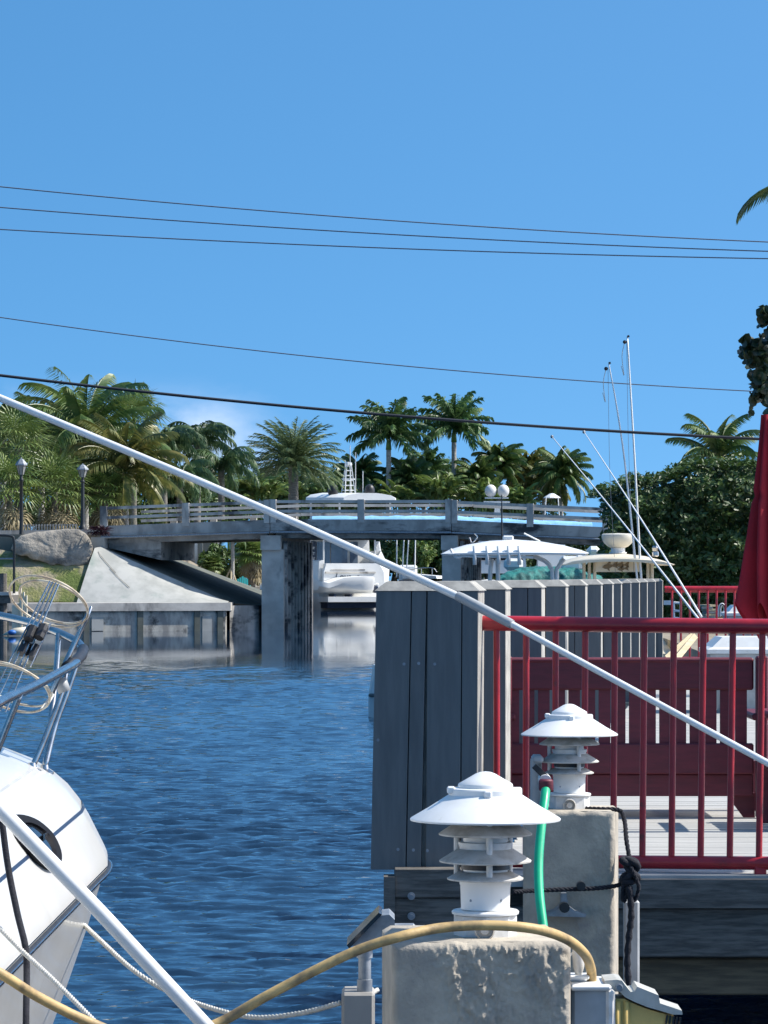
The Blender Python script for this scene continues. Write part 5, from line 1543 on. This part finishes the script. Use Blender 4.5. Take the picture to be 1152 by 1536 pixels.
# ================================================================== FOREGROUND
# ---- concrete pilings
def piling(name, px0, px1, d, ytop, yawdeg, label, front=None, bev=.018, depth=None):
    top = EYE - (ytop - HOR) * d / F
    wd = W(px1 - px0, d); dp = depth or wd
    cx = P((px0 + px1) / 2, 0, d).x
    t = thing(name, Vector((cx, d + dp / 2, -2.9)), label, 'piling', 'concrete dock pilings')
    return t, cx, wd, dp, top
t1, cx1, wd1, dp1, top1 = piling('concrete_piling', 570, 850, 6.0, 1414, 4, 'rough plastered concrete piling carrying the nearest louvred lamp')
def rough_pillar(t, cx, d, wd, dp, top, yawd, bumps, name='shaft', seed=0.0):
    Rm = Matrix.Rotation(R(yawd), 3, 'Z'); c = Vector((cx, d + dp / 2, 0))
    nx, nz = 150, 260
    zlow = top - .75
    b = MB()
    def disp(u, z):
        p = Vector((u * wd, z, seed))
        n1 = mnoise.noise(Vector((p.x * 34 + seed, p.y * 20, 1.3)))
        n2 = mnoise.noise(Vector((p.x * 90, p.y * 70, 4.1)))
        n3 = mnoise.noise(Vector((p.x * 9, p.y * 3.2, 8.7 + seed)))
        n4 = mnoise.noise(Vector((p.x * 210, p.y * 190, 2.2)))
        mask = max(0, min(1, (n3 + .12 + .5 * u) * 2.6))
        return bumps * (.0105 * max(0, n1 + .12) * mask + .0060 * max(0, n2 + .05) * mask + .0022 * n4 * (.3 + mask))
    r_ = .014
    verts = []; 
    for j in range(nz + 1):
        z = zlow + (top - zlow) * j / nz
        rt = 0
        if top - z < r_: rt = r_ - math.sqrt(max(0, r_ * r_ - (r_ - (top - z)) ** 2))
        for i in range(nx + 1):
            u = i / nx - .5
            e = (.5 - abs(u)) * wd
            re = r_ - math.sqrt(max(0, r_ * r_ - (r_ - e) ** 2)) if e < r_ else 0
            dz_ = disp(u, z)
            v = Rm @ Vector((u * wd, -dp / 2 + max(re, rt) - dz_ * min(1, e / .012) * min(1, (top - z) / .01), 0))
            verts.append((c.x + v.x, c.y + v.y, z + .004 * mnoise.noise(Vector((u * 9, 3, seed))) * (j / nz) ** 6))
    fs = []
    for j in range(nz):
        for i in range(nx):
            a = j * (nx + 1) + i; fs.append((a, a + 1, a + nx + 2, a + nx + 1))
    b.add(verts, fs)
    # other faces
    def L(x, y, z):
        v = Rm @ Vector((x, y, 0)); return Vector((c.x + v.x, c.y + v.y, z))
    hx, hy = wd / 2, dp / 2; y0 = -hy + r_
    b.add([L(-hx, y0, zlow), L(-hx, hy, zlow), L(-hx, hy, top - .01), L(-hx, y0, top - .01)], [(0, 3, 2, 1)])
    b.add([L(hx, y0, zlow), L(hx, hy, zlow), L(hx, hy, top - .01), L(hx, y0, top - .01)], [(0, 1, 2, 3)])
    b.add([L(-hx, hy, zlow), L(hx, hy, zlow), L(hx, hy, top - .01), L(-hx, hy, top - .01)], [(1, 0, 3, 2)])
    # top, with soft edges
    b.add([L(-hx + r_, -hy + r_, top), L(hx - r_, -hy + r_, top), L(hx - r_, hy - r_, top), L(-hx + r_, hy - r_, top), L(-hx, y0, top - .01), L(hx, y0, top - .01), L(hx, hy, top - .01), L(-hx, hy, top - .01)],
          [(0, 1, 2, 3), (1, 5, 6, 2), (2, 6, 7, 3), (3, 7, 4, 0), (0, 4, 5, 1)])
    b.box(Vector((c.x, c.y, (zlow - 2.9) / 2)), (wd, dp, zlow + 2.9), rz=R(yawd))
    return b.build(name, M['stucco'], t, smooth=True, auto=40)
rough_pillar(t1, cx1 + .006, 6.0, wd1 - .012, dp1, top1, 3.2, 1.0, seed=1.0)
t2, cx2, wd2, dp2, top2 = piling('concrete_piling', 786, 935, 9.45, 1217, -5, 'smoother concrete piling with a black rope round it, behind the nearest one')
rough_pillar(t2, cx2, 9.45, wd2 - .02, dp2, top2, -6.0, .32, seed=5.0)
b = MB(); b.prism([P(x, y, 9.40) for x, y in ((842, 1340), (850, 1340), (852, 1358), (862, 1366), (880, 1372), (878, 1376), (814, 1374), (814, 1371), (832, 1366), (841, 1358))], (0, .06, 0)); brk = b.build('bracket', M['galv'], t2)
b = MB(); b.lathe([(.014, 0), (.014, .03)], P(846, 1360, 9.40), 12, axis='Y'); b.build('bolt', M['black'], t2)
b = MB(); b.lathe([(.012, 0), (.012, .03)], P(871, 1328, 9.42), 12, axis='Y'); b.build('bolt', M['black'], t2)

# ---- louvred lamps
def louvre_lamp(px, yrim, Rpx, d, label, yawd=0):
    Rr = W(Rpx, d)
    c = P(px, yrim, d + .13)
    t = thing('dock_lamp', c - Vector((0, 0, 1.6 * Rr)), label, 'lamp', 'white louvred lamps on the pilings')
    S = lambda prof: [(max(1e-4, r_ * Rr), z_ * Rr) for r_, z_ in prof]
    b = MB(); b.lathe(S([(.96, -.015), (1.0, -.012), (1.005, .01), (.985, .028), (.75, .165), (.49, .33), (.485, .40), (.475, .415), (.37, .425), (.365, .465), (.355, .48), (.24, .545), (.13, .61), (.07, .632), (.0, .64)]), c, 72)
    hat = b.build('hat', M['white'], t, smooth=True, auto=28)
    for lx, ly, lz in ((.02 * Rr, -.475 * Rr, .36 * Rr), (-.46 * Rr, -.02, .40 * Rr), (.44 * Rr, .02, .37 * Rr)):
        b = MB(); b.box(c + Vector((lx, ly, lz)), (.11 * Rr, .10 * Rr, .10 * Rr), bev=.02 * Rr); b.build('lug', M['white'], hat)
    for (ro, zo, ri, zi) in ((.62, -.185, .38, -.04), (.61, -.545, .36, -.40), (.505, -.78, .33, -.70)):
        b = MB(); b.lathe(S([(ri - .02, zi - .03), (ro - .02, zo - .025), (ro, zo - .02), (ro + .004, zo), (ri + .01, zi + .01), (ri - .02, zi + .01), (ri - .02, zi - .03)]), c, 64)
        b.build('louvre', M['louver'], t, smooth=True, auto=35)
    b = MB(); b.lathe(S([(.30, -.72), (.30, -.06)]), c, 32); b.build('glass_cylinder', M['glass_lamp'], t, smooth=True, auto=40)
    b = MB(); b.lathe(S([(.345, -.42), (.345, -.37), (.36, -.34), (.36, -.30), (.31, -.30)]), c, 48); b.build('collar', M['white_dusty'], t, smooth=True, auto=40)
    b = MB(); b.lathe(S([(.322, -.66), (.322, -.60), (.305, -.60), (.305, -.57), (.322, -.57), (.322, -.545)]), c, 40); b.build('socket_ring', M['black'], t, smooth=True, auto=30)
    for k in range(3):
        a = R(-84 + 120 * k + yawd)
        q = c + Vector((.41 * Rr * math.cos(a), .41 * Rr * math.sin(a), 0))
        b = MB(); b.tube([q + Vector((0, 0, -.74 * Rr)), q + Vector((0, 0, .02 * Rr))], .042 * Rr, 12); b.build('spacer_post', M['white_dusty'], t, smooth=True, auto=40)
    b = MB(); b.lathe(S([(.30, -.72), (.345, -.74), (.345, -.86), (.335, -.875), (.325, -1.16), (.33, -1.19), (.30, -1.21)]), c, 56); bd = b.build('body', M['white'], t, smooth=True, auto=35)
    for a in (R(-128), R(-52)):
        b = MB(); q = c + Vector((.325 * Rr * math.cos(a), .325 * Rr * math.sin(a), -1.06 * Rr)); b.sphere(q, .018 * Rr, 8, 6); b.build('screw', M['galv'], bd)
    b = MB(); b.lathe(S([(.38, -1.26), (.445, -1.255), (.45, -1.225), (.43, -1.205), (.33, -1.20)]), c, 56); b.build('base_flange', M['white'], t, smooth=True, auto=30)
    # octagonal junction box with knockout
    b = MB(); b.lathe(S([(.40, -1.6), (.42, -1.59), (.42, -1.27), (.40, -1.262)]), c, 8); bx = b.build('junction_box', M['white_dusty'], t)
    q = c + Vector((-.02 * Rr, -.392 * Rr, -1.43 * Rr))
    b = MB(); b.lathe([(.135 * Rr, 0), (.135 * Rr, .012), (.115 * Rr, .014), (.112 * Rr, .006), (.06 * Rr, .006), (.058 * Rr, .014)], q, 28, axis='Y'); b.build('knockout_plug', M['louver'], bx, smooth=True, auto=30)
    return t
louvre_lamp(728, 1229, 115, 6.0, 'nearest white louvred dock lamp with a conical hat')
louvre_lamp(854, 1102, 73.5, 9.45, 'smaller looking white louvred dock lamp behind, beside the green hose', 20)

# ---- hose, tap
t = thing('water_tap', P(808, 1165, 9.3), 'water tap with black lever on a grey pipe behind the green hose', 'tap')
b = MB(); b.tube([P(804, 1480, 9.62), P(804, 1138, 9.62)], .016, 12); b.build('supply_pipe', M['pvc_grey'], t, smooth=True, auto=40)
b = MB(); b.box(P(806, 1138, 9.55), (.03, .1, .02), bev=.006); b.build('pipe_elbow', M['pvc_grey'], t)
b = MB(); b.prism([P(798, 1152, 9.30), P(804, 1146, 9.30), P(828, 1168, 9.30), P(826, 1178, 9.30), P(818, 1172, 9.30)][::-1], (0, .02, 0)); b.build('lever', M['black'], t)
b = MB(); b.tube([P(816, 1168, 9.5), P(818, 1172, 9.25)], .017, 12); b.build('spout', M['white_dusty'], t, smooth=True, auto=40)
b = MB(); b.lathe([(.017, -.014), (.019, -.01), (.019, .012), (.015, .016)], P(819, 1178, 9.24), 20); b.build('hose_coupling', M['red_wood'], t, smooth=True, auto=40)
b = MB(); b.tube(spline([P(819, 1180, 9.24), P(817, 1200, 9.2), P(812, 1240, 9.15), P(808, 1290, 9.1), P(809, 1340, 9.05), P(815, 1392, 9.0), P(822, 1450, 8.95), P(828, 1540, 8.9), P(832, 1700, 8.9)], 8), .0122, 16)
tag(b.build('garden_hose', M['green_hose'], smooth=True), 'bright green hose hanging from the tap down the second piling', 'hose')

# ---- twisted ropes
def rope(pts, r_, m, name, label, cat='rope', pitch=6.0, parent=None, n=14, group=None):
    c = spline(pts, n)
    # resample
    L = [0]
    for a, e in zip(c, c[1:]): L.append(L[-1] + (e - a).length)
    step = r_ * .8; N_ = max(8, int(L[-1] / step))
    N_ = min(N_, 900)
    res = []; j = 0
    for k in range(N_ + 1):
        s = L[-1] * k / N_
        while j < len(L) - 2 and L[j + 1] < s: j += 1
        f = (s - L[j]) / max(1e-9, L[j + 1] - L[j]); res.append(c[j].lerp(c[j + 1], f))
    b = MB()
    for st in range(3):
        pp = []
        for k, p in enumerate(res):
            tn = (res[min(k + 1, N_)] - res[max(k - 1, 0)]).normalized()
            u = tn.orthogonal() if abs(tn.z) > .95 else tn.cross(Vector((0, 0, 1)))
            u.normalize(); v = tn.cross(u)
            a = 2 * math.pi * (L[-1] * k / N_) / (r_ * pitch) + st * 2.0944
            pp.append(p + (u * math.cos(a) + v * math.sin(a)) * r_ * .52)
        b.tube(pp, r_ * .56, 6)
    o = b.build(name, M[m], parent, smooth=True)
    if parent is None: tag(o, label, cat, group)
    return o
tr_ = thing('black_rope', P(940, 1300, 9.3), 'knotted black rope wrapped round the second piling', 'rope')
rope([P(866, 1336, 9.33) if False else P(770, 1338, 9.34), P(800, 1336, 9.38), P(850, 1334, 9.40), P(900, 1332, 9.41), P(932, 1326, 9.44), P(942, 1312, 9.44)], .0062, 'rope_black', 'wrap', '', parent=tr_)
rope([P(878, 1213, 9.55), P(905, 1214, 9.52), P(930, 1216, 9.52), P(937, 1232, 9.5), P(940, 1262, 9.46), P(945, 1292, 9.44)], .0065, 'rope_black', 'upper_run', '', parent=tr_)
kn = []
for k in range(60):
    a = k / 59 * 6.28 * 4
    kn.append(P(945, 1306, 9.42) + Vector((.016 * math.cos(a) + .006 * math.sin(a * 1.7), .014 * math.sin(a * 1.3), .030 * math.sin(a * .51 + .4))))
b = MB(); b.tube(kn, .0095, 8); b.build('knot', M['rope_black'], tr_, smooth=True)
rope([P(946, 1300, 9.40), P(958, 1330, 9.40), P(950, 1352, 9.41), P(946, 1330, 9.4)], .0055, 'rope_black', 'loop', '', parent=tr_)
rope([P(942, 1315, 9.41), P(938, 1350, 9.41), P(934, 1345, 9.41), P(936, 1310, 9.41)], .0055, 'rope_black', 'loop', '', parent=tr_)
b = MB(); b.tube(spline([P(944, 1330, 9.40), P(947, 1370, 9.4), P(944, 1400, 9.4), P(941, 1440, 9.4), P(943, 1485, 9.4), P(945, 1600, 9.4)], 6), [.0085 + .0016 * math.sin(k * 2.1) for k in range(31)], 8); b.build('hanging_tail', M['rope_black'], tr_, smooth=True)

b = MB(); b.box(P(947, 1450, 9.75), (W(24, 9.75), .03, W(200, 9.75)), bev=.006)
t = b.build('plastic_post', M['pvc_grey']); tag(t, 'pale grey plastic post standing just right of the second piling', 'post')

# ---- shore power pedestal
def power_box():
    d = 6.05
    t = thing('power_outlet', P(880, 1536, d), 'white shore power outlet with an open lid on the nearest piling', 'power outlet')
    b = MB(); b.box(P(883, 1545, d + .05), (W(58, d), .12, W(140, d)), bev=.006); bx = b.build('body', M['pvc_grey'], t)
    b = MB(); b.box(P(883, 1475, d + .045), (W(62, d), .135, W(9, d)), bev=.004); b.build('box_cover', M['white'], bx)
    b = MB(); b.box(P(913, 1540, d + .04), (W(14, d), .11, W(125, d)), bev=.005); b.build('hinge_strip', M['white_dusty'], t)
    b = MB(); b.box(P(868, 1464, d + .04), (W(30, d), .05, W(6, d)), bev=.002); b.build('cable_seat', M['white'], t)
    b = MB(); b.lathe([(.006, 0), (.0095, .012), (.0110, .035), (.0108, .042), (.006, .048), (.001, .05)], P(868, 1461, d + .035), 24); b.build('cable_gland', M['white_dusty'], t, smooth=True, auto=50)
    b = MB(); b.tube([P(868, 1444, d + .06) + Vector((.0195 * math.cos(a), 0, .0195 * math.sin(a))) for a in [R(-40 + 260 * k / 20) for k in range(21)]], .0018, 8); b.build('ring', M['white'], t, smooth=True)
    # lid arm
    lid = [(907, 1471), (925, 1469.5), (933, 1471), (938, 1478), (946, 1488), (952, 1487), (956, 1480), (988, 1493), (990, 1505), (1005, 1510), (1023, 1516), (1024, 1522), (1010, 1522), (990, 1516), (972, 1511), (952, 1503), (938, 1496), (930, 1488), (907, 1486)]
    b = MB(); b.prism([P(x, y, d - .01) for x, y in lid][::-1], (0, .09, 0)); ld = b.build('lid', M['lid_plastic'], t)
    b = MB(); b.lathe([(.0068, 0), (.0068, .003), (.0045, .004), (.0045, .002)], P(929, 1481, d - .012), 18, axis='Y'); b.build('hinge_screw', M['galv'], ld)
    pl = [(921, 1498), (936, 1498), (952, 1506), (972, 1514), (990, 1519), (1012, 1526), (1010, 1536), (1004, 1640), (921, 1640)]
    b = MB(); b.prism([P(x, y, d + .002) for x, y in pl][::-1], (0, .066, 0)); pg = b.build('plug', M['yellow_plug'], t)
    b = MB()
    for k in range(5):
        b.prism([P(999 + k * 5.2 - 1.5, 1536, d - .002), P(999 + k * 5.2 + 1.2, 1536, d - .002), P(1001 + k * 5 + 1.2, 1522.5 + k, d - .002), P(1001 + k * 5 - 1.5, 1522.5 + k, d - .002)], (0, .003, 0))
    b.build('vent_slots', M['black'], pg)
    for px in (927, 940):
        b = MB(); b.tube([P(px, 1502, d), P(px, 1640, d)], W(4.5, d), 10); b.build('rib', M['yellow_plug'], pg, smooth=True)
power_box()

# ---- yellow shore cable
b = MB()
ycab = [P(-60, 1430, 5.6), P(0, 1460, 5.6), P(60, 1497, 5.65), P(140, 1536, 5.7), P(230, 1565, 5.75), P(320, 1538, 5.8), P(400, 1494, 5.8), P(480, 1452, 5.8), P(540, 1424, 5.8), P(600, 1405, 5.8), P(660, 1392, 5.83), P(730, 1388, 5.84), P(800, 1393, 5.86), P(848, 1408, 5.92), P(876, 1430, 6.0), P(886, 1452, 6.07), P(888, 1475, 6.09)]
b.tube(spline(ycab, 10), .0085, 18)
tag(b.build('power_cable', M['yellow'], smooth=True), 'thick dirty yellow shore power cable draped over the nearest piling', 'cable')

# ---- floodlight on a pipe, on its own piling
t3 = thing('concrete_piling', P(541, 1500, 7.2), 'low grey concrete piling under the floodlight left of the nearest piling', 'piling', 'concrete dock pilings')
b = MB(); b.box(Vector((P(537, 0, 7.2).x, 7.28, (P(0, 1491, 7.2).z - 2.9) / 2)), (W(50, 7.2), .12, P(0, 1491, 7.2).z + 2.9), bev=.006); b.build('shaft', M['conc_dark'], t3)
fl = thing('floodlight', P(546, 1490, 7.25), 'grey floodlight with tilted front on a short pipe by the water', 'floodlight')
b = MB(); b.lathe([(W(11.5, 7.25), 0), (W(11.5, 7.25), W(20, 7.25)), (W(9.5, 7.25), W(20.5, 7.25)), (W(9.5, 7.25), W(52, 7.25)), (W(12, 7.25), W(52.5, 7.25)), (W(12, 7.25), W(66, 7.25))], P(547, 1489, 7.25), 20); b.build('pipe_stub', M['galv'], fl, smooth=True, auto=35)
hd_ = [(524, 1418), (566, 1374), (584, 1372), (592, 1380), (592, 1398), (570, 1412), (548, 1422)]
b = MB(); b.prism([P(x, y, 7.18) for x, y in hd_][::-1], (0, .13, 0)); hs_ = b.build('housing', M['galv'], fl)
b = MB(); b.prism([P(x, y, 7.165) for x, y in ((520, 1418), (524, 1423), (573, 1372), (568, 1369))], (0, .16, 0)); b.build('front_glass', M['glass_dark'], fl)
b = MB(); b.box(P(600, 1392, 7.3), (W(46, 7.3), .03, W(13, 7.3)), bev=.004); b.build('arm', M['galv'], fl)
b = MB(); b.tube([P(588, 1377, 7.2), P(590, 1394, 7.2)], .004, 8); b.build('bolt', M['steel'], fl)

# ---- the boat at left
def bow_boat():
    t = thing('cabin_cruiser', Vector((-1.9, 6.0, 0)), 'white cabin cruiser bow with dark rubbing rail and oval porthole', 'boat')
    xc = -1.95
    # station: (y, x of rub rail, z of rub rail)
    def st(y):
        k = max(0.0, (y - 8.3) / .95)
        base = -.745 + 2.1 * (.08 / 1.7)
        if y <= 8.3: xr = -.745 + (y - 6.2) * (.08 / 1.7)
        else: xr = xc + (base - xc + .0) * math.sqrt(max(0, 1 - k ** 2.4))
        zr = EYE - .755 + (y - 6.75) * .045
        return xr, zr
    ys = [2.0, 4.0, 5.4, 6.0, 6.5, 7.0, 7.4, 7.8, 8.1, 8.3, 8.5, 8.7, 8.85, 9.0, 9.12, 9.2, 9.245]
    def prof(y):
        xr, zr = st(y)
        xi = lambda o: min(xr - o, xr) if xr - o > xc else xc
        tap = max(.12, min(1, (xr - xc) / .5))
        f = lambda o: xr - o * tap
        fl = 1.0
        return [(xc if y < 9.05 else min(xc, f(.6)), zr + .35), (f(.62), zr + .315), (f(.42), zr + .285), (f(.26), zr + .262), (f(.185), zr + .235), (f(.135), zr + .205), (f(.10), zr + .175), (f(.072), zr + .14), (f(.048), zr + .10), (f(.034), zr + .072), (f(.022), zr + .048), (f(.012), zr + .028), (f(.005), zr + .012), (f(.003), zr + .002)]
    def low(y):
        xr, zr = st(y)
        tap = max(.12, min(1, (xr - xc) / .5)); f = lambda o: xr - o * tap
        return [(f(.004), zr - .002), (f(.016), zr - .026), (f(.05), zr - .14), (f(.095), zr - .27), (f(.15), zr - .42), (f(.26), zr - .65), (f(.40), zr - 1.0), (f(.75), zr - 1.55), (xc, zr - 1.75)]
    b = MB(); b.loft([[Vector((x, y, z)) for x, z in prof(y)] for y in ys]); b.build('topsides', M['gel'], t, smooth=True)
    b = MB(); b.loft([[Vector((x, y, z)) for x, z in low(y)] for y in ys]); b.build('lower_hull', M['gel'], t, smooth=True)
    b = MB(); b.tube(spline([Vector((st(y)[0] - .006, y, st(y)[1] - .014)) for y in ys], 4), .0075, 8); rb_ = b.build('rubbing_rail', M['black'], t, smooth=True)
    b = MB(); b.tube(spline([Vector((st(y)[0] + .0016, y, st(y)[1] - .012)) for y in ys], 4), .0025, 6); b.build('rail_insert', M['steel'], rb_, smooth=True)
    # point on topsides seen through a pixel row: interpolate profile at z offset
    def side(y, dz, off=.002):
        pr = prof(y); xr, zr = st(y)
        for (xa, za), (xb, zb2) in zip(pr, pr[1:]):
            if za >= zr + dz >= zb2:
                u = (za - zr - dz) / (za - zb2 + 1e-9); return Vector((xa + (xb - xa) * u + off, y, zr + dz))
        return Vector((xr + off, y, zr + dz))
    b = MB(); rows = []
    for y in [5.0 + .1 * k for k in range(38)]:
        rows.append([side(y, .133), side(y, .126)])
    b.loft(rows); b.build('pinstripe', M['navy'], t, smooth=True)
    # oval porthole
    def oval(a, r1, r2, off):
        y = 7.62 + r1 * math.cos(a); dz = .140 + r2 * math.sin(a) - .05 * r1 * math.cos(a)
        return side(y, dz, off)
    n = 36
    b = MB(); b.loft([[oval(2 * math.pi * k / n, .17, .058, .001) for k in range(n)], [oval(2 * math.pi * k / n, .17, .058, .012) for k in range(n)], [oval(2 * math.pi * k / n, .125, .041, .012) for k in range(n)], [oval(2 * math.pi * k / n, .118, .039, .004) for k in range(n)]], closed=True)
    ph = b.build('porthole', M['matte_black'], t, smooth=True, auto=40)
    b = MB(); b.add([oval(2 * math.pi * k / n, .119, .0395, .0045) for k in range(n)], [tuple(range(n))]); b.build('pane', M['glass_dark'], ph)
    b = MB(); q = oval(.3, .10, .02, .008); b.box(q, (.004, .07, .012)); b.build('latch', M['steel'], ph)
    for (px, py, d_) in ((48, 1153, 8.34), (67, 1156, 8.42)):
        b = MB(); b.lathe([(.022, 0), (.022, .005), (.011, .012), (.009, .022)], P(px, py, d_) - Vector((0, 0, .008)), 16); b.build('stanchion_base', M['steel'], t, smooth=True, auto=40)
    b = MB(); rows = []
    for y in [5.0 + .1 * k for k in range(36)]: rows.append([side(y, .232, .0012), side(y, .229, .0012)])
    b.loft(rows); b.build('moulding_seam', M['pvc_grey'], t, smooth=True)
    # pulpit rail
    ra = .0100
    near = [P(-240, 1190, 5.2), P(-60, 1088, 6.55), P(0, 1053, 6.95), P(50, 1030, 7.45), P(95, 1006, 8.0), P(112, 996, 8.3), P(122, 985, 8.5)]
    tip = [P(122, 985, 8.5), P(124, 975, 8.58), P(119, 966, 8.64), P(105, 957, 8.68)]
    far = [P(105, 957, 8.68), P(70, 942, 8.74), P(30, 930, 8.8), P(-40, 918, 8.85), P(-200, 905, 8.8), P(-420, 925, 8.5), P(-620, 985, 7.6), P(-800, 1100, 6.4)]
    b = MB(); b.tube(spline(near[:-1] + tip + far[1:], 8), ra, 16); pr_ = b.build('pulpit_rail', M['steel'], t, smooth=True)
    for path in ([(100, 1000, 8.4), (92, 1040, 8.38), (70, 1100, 8.36), (48, 1152, 8.34)], [(117, 990, 8.5), (100, 1040, 8.48), (82, 1090, 8.46), (66, 1155, 8.42)], [(88, 950, 8.7), (84, 1010, 8.68), (76, 1080, 8.62), (68, 1150, 8.5)], [(30, 1040, 7.2), (12, 1085, 7.2), (-6, 1130, 7.2)]):
        b = MB(); b.tube(spline([P(*q) for q in path], 5), .0072, 12); b.build('stanchion', M['steel'], pr_, smooth=True)
    b = MB(); b.tube([P(100, 1001, 8.28), P(113, 993, 8.36), P(122, 983, 8.5), P(125, 974, 8.57)], .0140, 12); b.build('rail_sleeve', M['black'], pr_, smooth=True)
    b = MB(); b.tube([P(90, 1018, 8.35), P(97, 1038, 8.35)], .015, 10); b.build('rail_clamp', M['pvc_grey'], pr_, smooth=True)
bow_boat()

# ---- hoop net hanging on the pulpit
def hoop_net():
    t = thing('hoop_net', P(70, 960, 8.35), 'wire hoop net frame with two oval rings tied to the pulpit rail', 'net')
    def ring(cx, cy, a, bb, ang, d, dd_):
        res = []
        for k in range(49):
            th = 2 * math.pi * k / 48
            x = a * math.cos(th); y = bb * math.sin(th)
            res.append(P(cx + x * math.cos(ang) - y * math.sin(ang), cy + x * math.sin(ang) + y * math.cos(ang), d + dd_ * math.sin(th)))
        return res
    for (cx, cy, a, bb, d) in ((73, 902, 62, 33, 8.3), (80, 903, 54, 27, 8.42), (14, 1030, 64, 32, 8.15), (24, 1028, 56, 25, 8.25)):
        b = MB(); b.tube(ring(cx, cy, a, bb, R(22), d, .09), .0028, 6); b.build('hoop', M['tan_wire'], t, smooth=True)
    for k, (x0, y0, x1, y1) in enumerate(((75, 872, -20, 1060), (79, 873, -10, 1062), (84, 874, 0, 1066), (88, 876, 8, 1068), (76, 935, 46, 1000))):
        b = MB(); b.tube([P(x0, y0, 8.3), P(x1, y1, 8.15)], .0022, 6); b.build('wire_rod', M['steel'], t)
    for (px, py) in ((46, 950), (36, 972), (62, 948), (50, 978)):
        b = MB(); b.tube([P(px + 4, py - 9, 8.24), P(px - 4, py + 9, 8.22)], .012, 8); b.build('float', M['black'], t)
    b = MB(); b.tube([P(137, 910, 8.35), P(128, 930, 8.36), P(100, 990, 8.36), P(78, 1040, 8.3)], [.003, .007, .0065, .006], 8); b.build('shaft', M['steel'], t, smooth=True)
    b = MB(); b.tube(spline([P(60, 1066, 8.2), P(72, 1050, 8.24), P(80, 1042, 8.24), P(70, 1060, 8.2)], 5), .0028, 5); b.build('tie_wire', M['rope_white'], t)
hoop_net()

# ---- mooring lines
b = MB(); b.tube(spline([P(2, 1225, 6.62), P(12, 1300, 6.6), P(26, 1370, 6.55), P(38, 1420, 6.5), P(40, 1460, 6.48), P(39, 1536, 6.4), P(38, 1700, 6.35)], 8), .0062, 8)
tag(b.build('fender_line', M['rope_black'], smooth=True), 'black line hanging down the side of the white cruiser', 'rope')
rope([P(-30, 1364, 6.6), P(0, 1393, 6.55), P(35, 1428, 6.45), P(80, 1470, 6.3), P(150, 1540, 6.1), P(200, 1590, 6.0)], .0046, 'rope_white', 'mooring_line', 'white twisted mooring line running over the rubbing rail of the cruiser', group='white mooring lines')
rope([P(112, 1374, 8.3), P(150, 1410, 8.1), P(200, 1455, 7.9), P(250, 1486, 7.8), P(310, 1510, 7.6), P(380, 1526, 7.45), P(450, 1520, 7.35), P(512, 1504, 7.25)], .0056, 'rope_white', 'mooring_line', 'white twisted mooring line sagging from the cruiser to the low grey piling', group='white mooring lines')
rope([P(548, 1500, 7.3), P(556, 1492, 7.3), P(566, 1485, 7.4)], .005, 'rope_white', 'rope_tail', 'short pale rope end on top of the low grey piling')

# ---- long white poles
def lpole():
    t = thing('mooring_pole', P(760, 925, 8.2), 'long thin white pole with a thick sleeve slanting across the whole view', 'pole', 'white mooring poles')
    y = lambda px: 597 + (1145 - 597) * px / 1152.0
    D = lambda px: 9.9 - .0011 * px
    def pt(px):
        u = px / 1152; return P(px, 597 + 548 * u - 10 * math.sin(math.pi * max(0, min(1, u))) * 0 + (-6 if .3 < u < .5 else 0) * 0, D(px))
    poly = [(-500, 352), (0, 597), (200, 693), (380, 780), (560, 835), (690, 893)]
    # rows read from the photograph: nearly straight
    KR = [(-700, 300), (0, 597), (383, 757), (690, 895.5), (768, 936.5), (1152, 1145), (1700, 1443)]
    def row(px):
        for (a, ya), (c, yc) in zip(KR, KR[1:]):
            if px <= c: return ya + (yc - ya) * (px - a) / (c - a)
    b = MB(); xs = [-700, -300, 0, 150, 300, 450, 600, 700]
    b.tube([P(x, row(x), D(x)) for x in xs], [.0104] * 8, 16); b.build('upper_section', M['pvc'], t, smooth=True, auto=50)
    b = MB(); b.tube([P(x, row(x), D(x)) for x in (686, 692, 720, 762, 768)], [.0120, .0130, .0130, .0126, .0118], 16); b.build('sleeve', M['pvc_grey'], t, smooth=True, auto=50)
    b = MB(); b.tube([P(x, row(x), D(x)) for x in (764, 900, 1050, 1152, 1300, 1700)], .0084, 16); b.build('lower_section', M['pvc'], t, smooth=True, auto=50)
lpole()
b = MB(); b.tube([P(-420, 765, 4.9), P(0, 1214, 5.1), P(150, 1368, 5.2), P(312, 1542, 5.3), P(460, 1700, 5.4), P(700, 1960, 5.6)], .0112, 18)
tag(b.build('mooring_pole', M['pvc'], smooth=True), 'thick short white pole slanting in front of the cruiser bow at lower left', 'pole', 'white mooring poles')
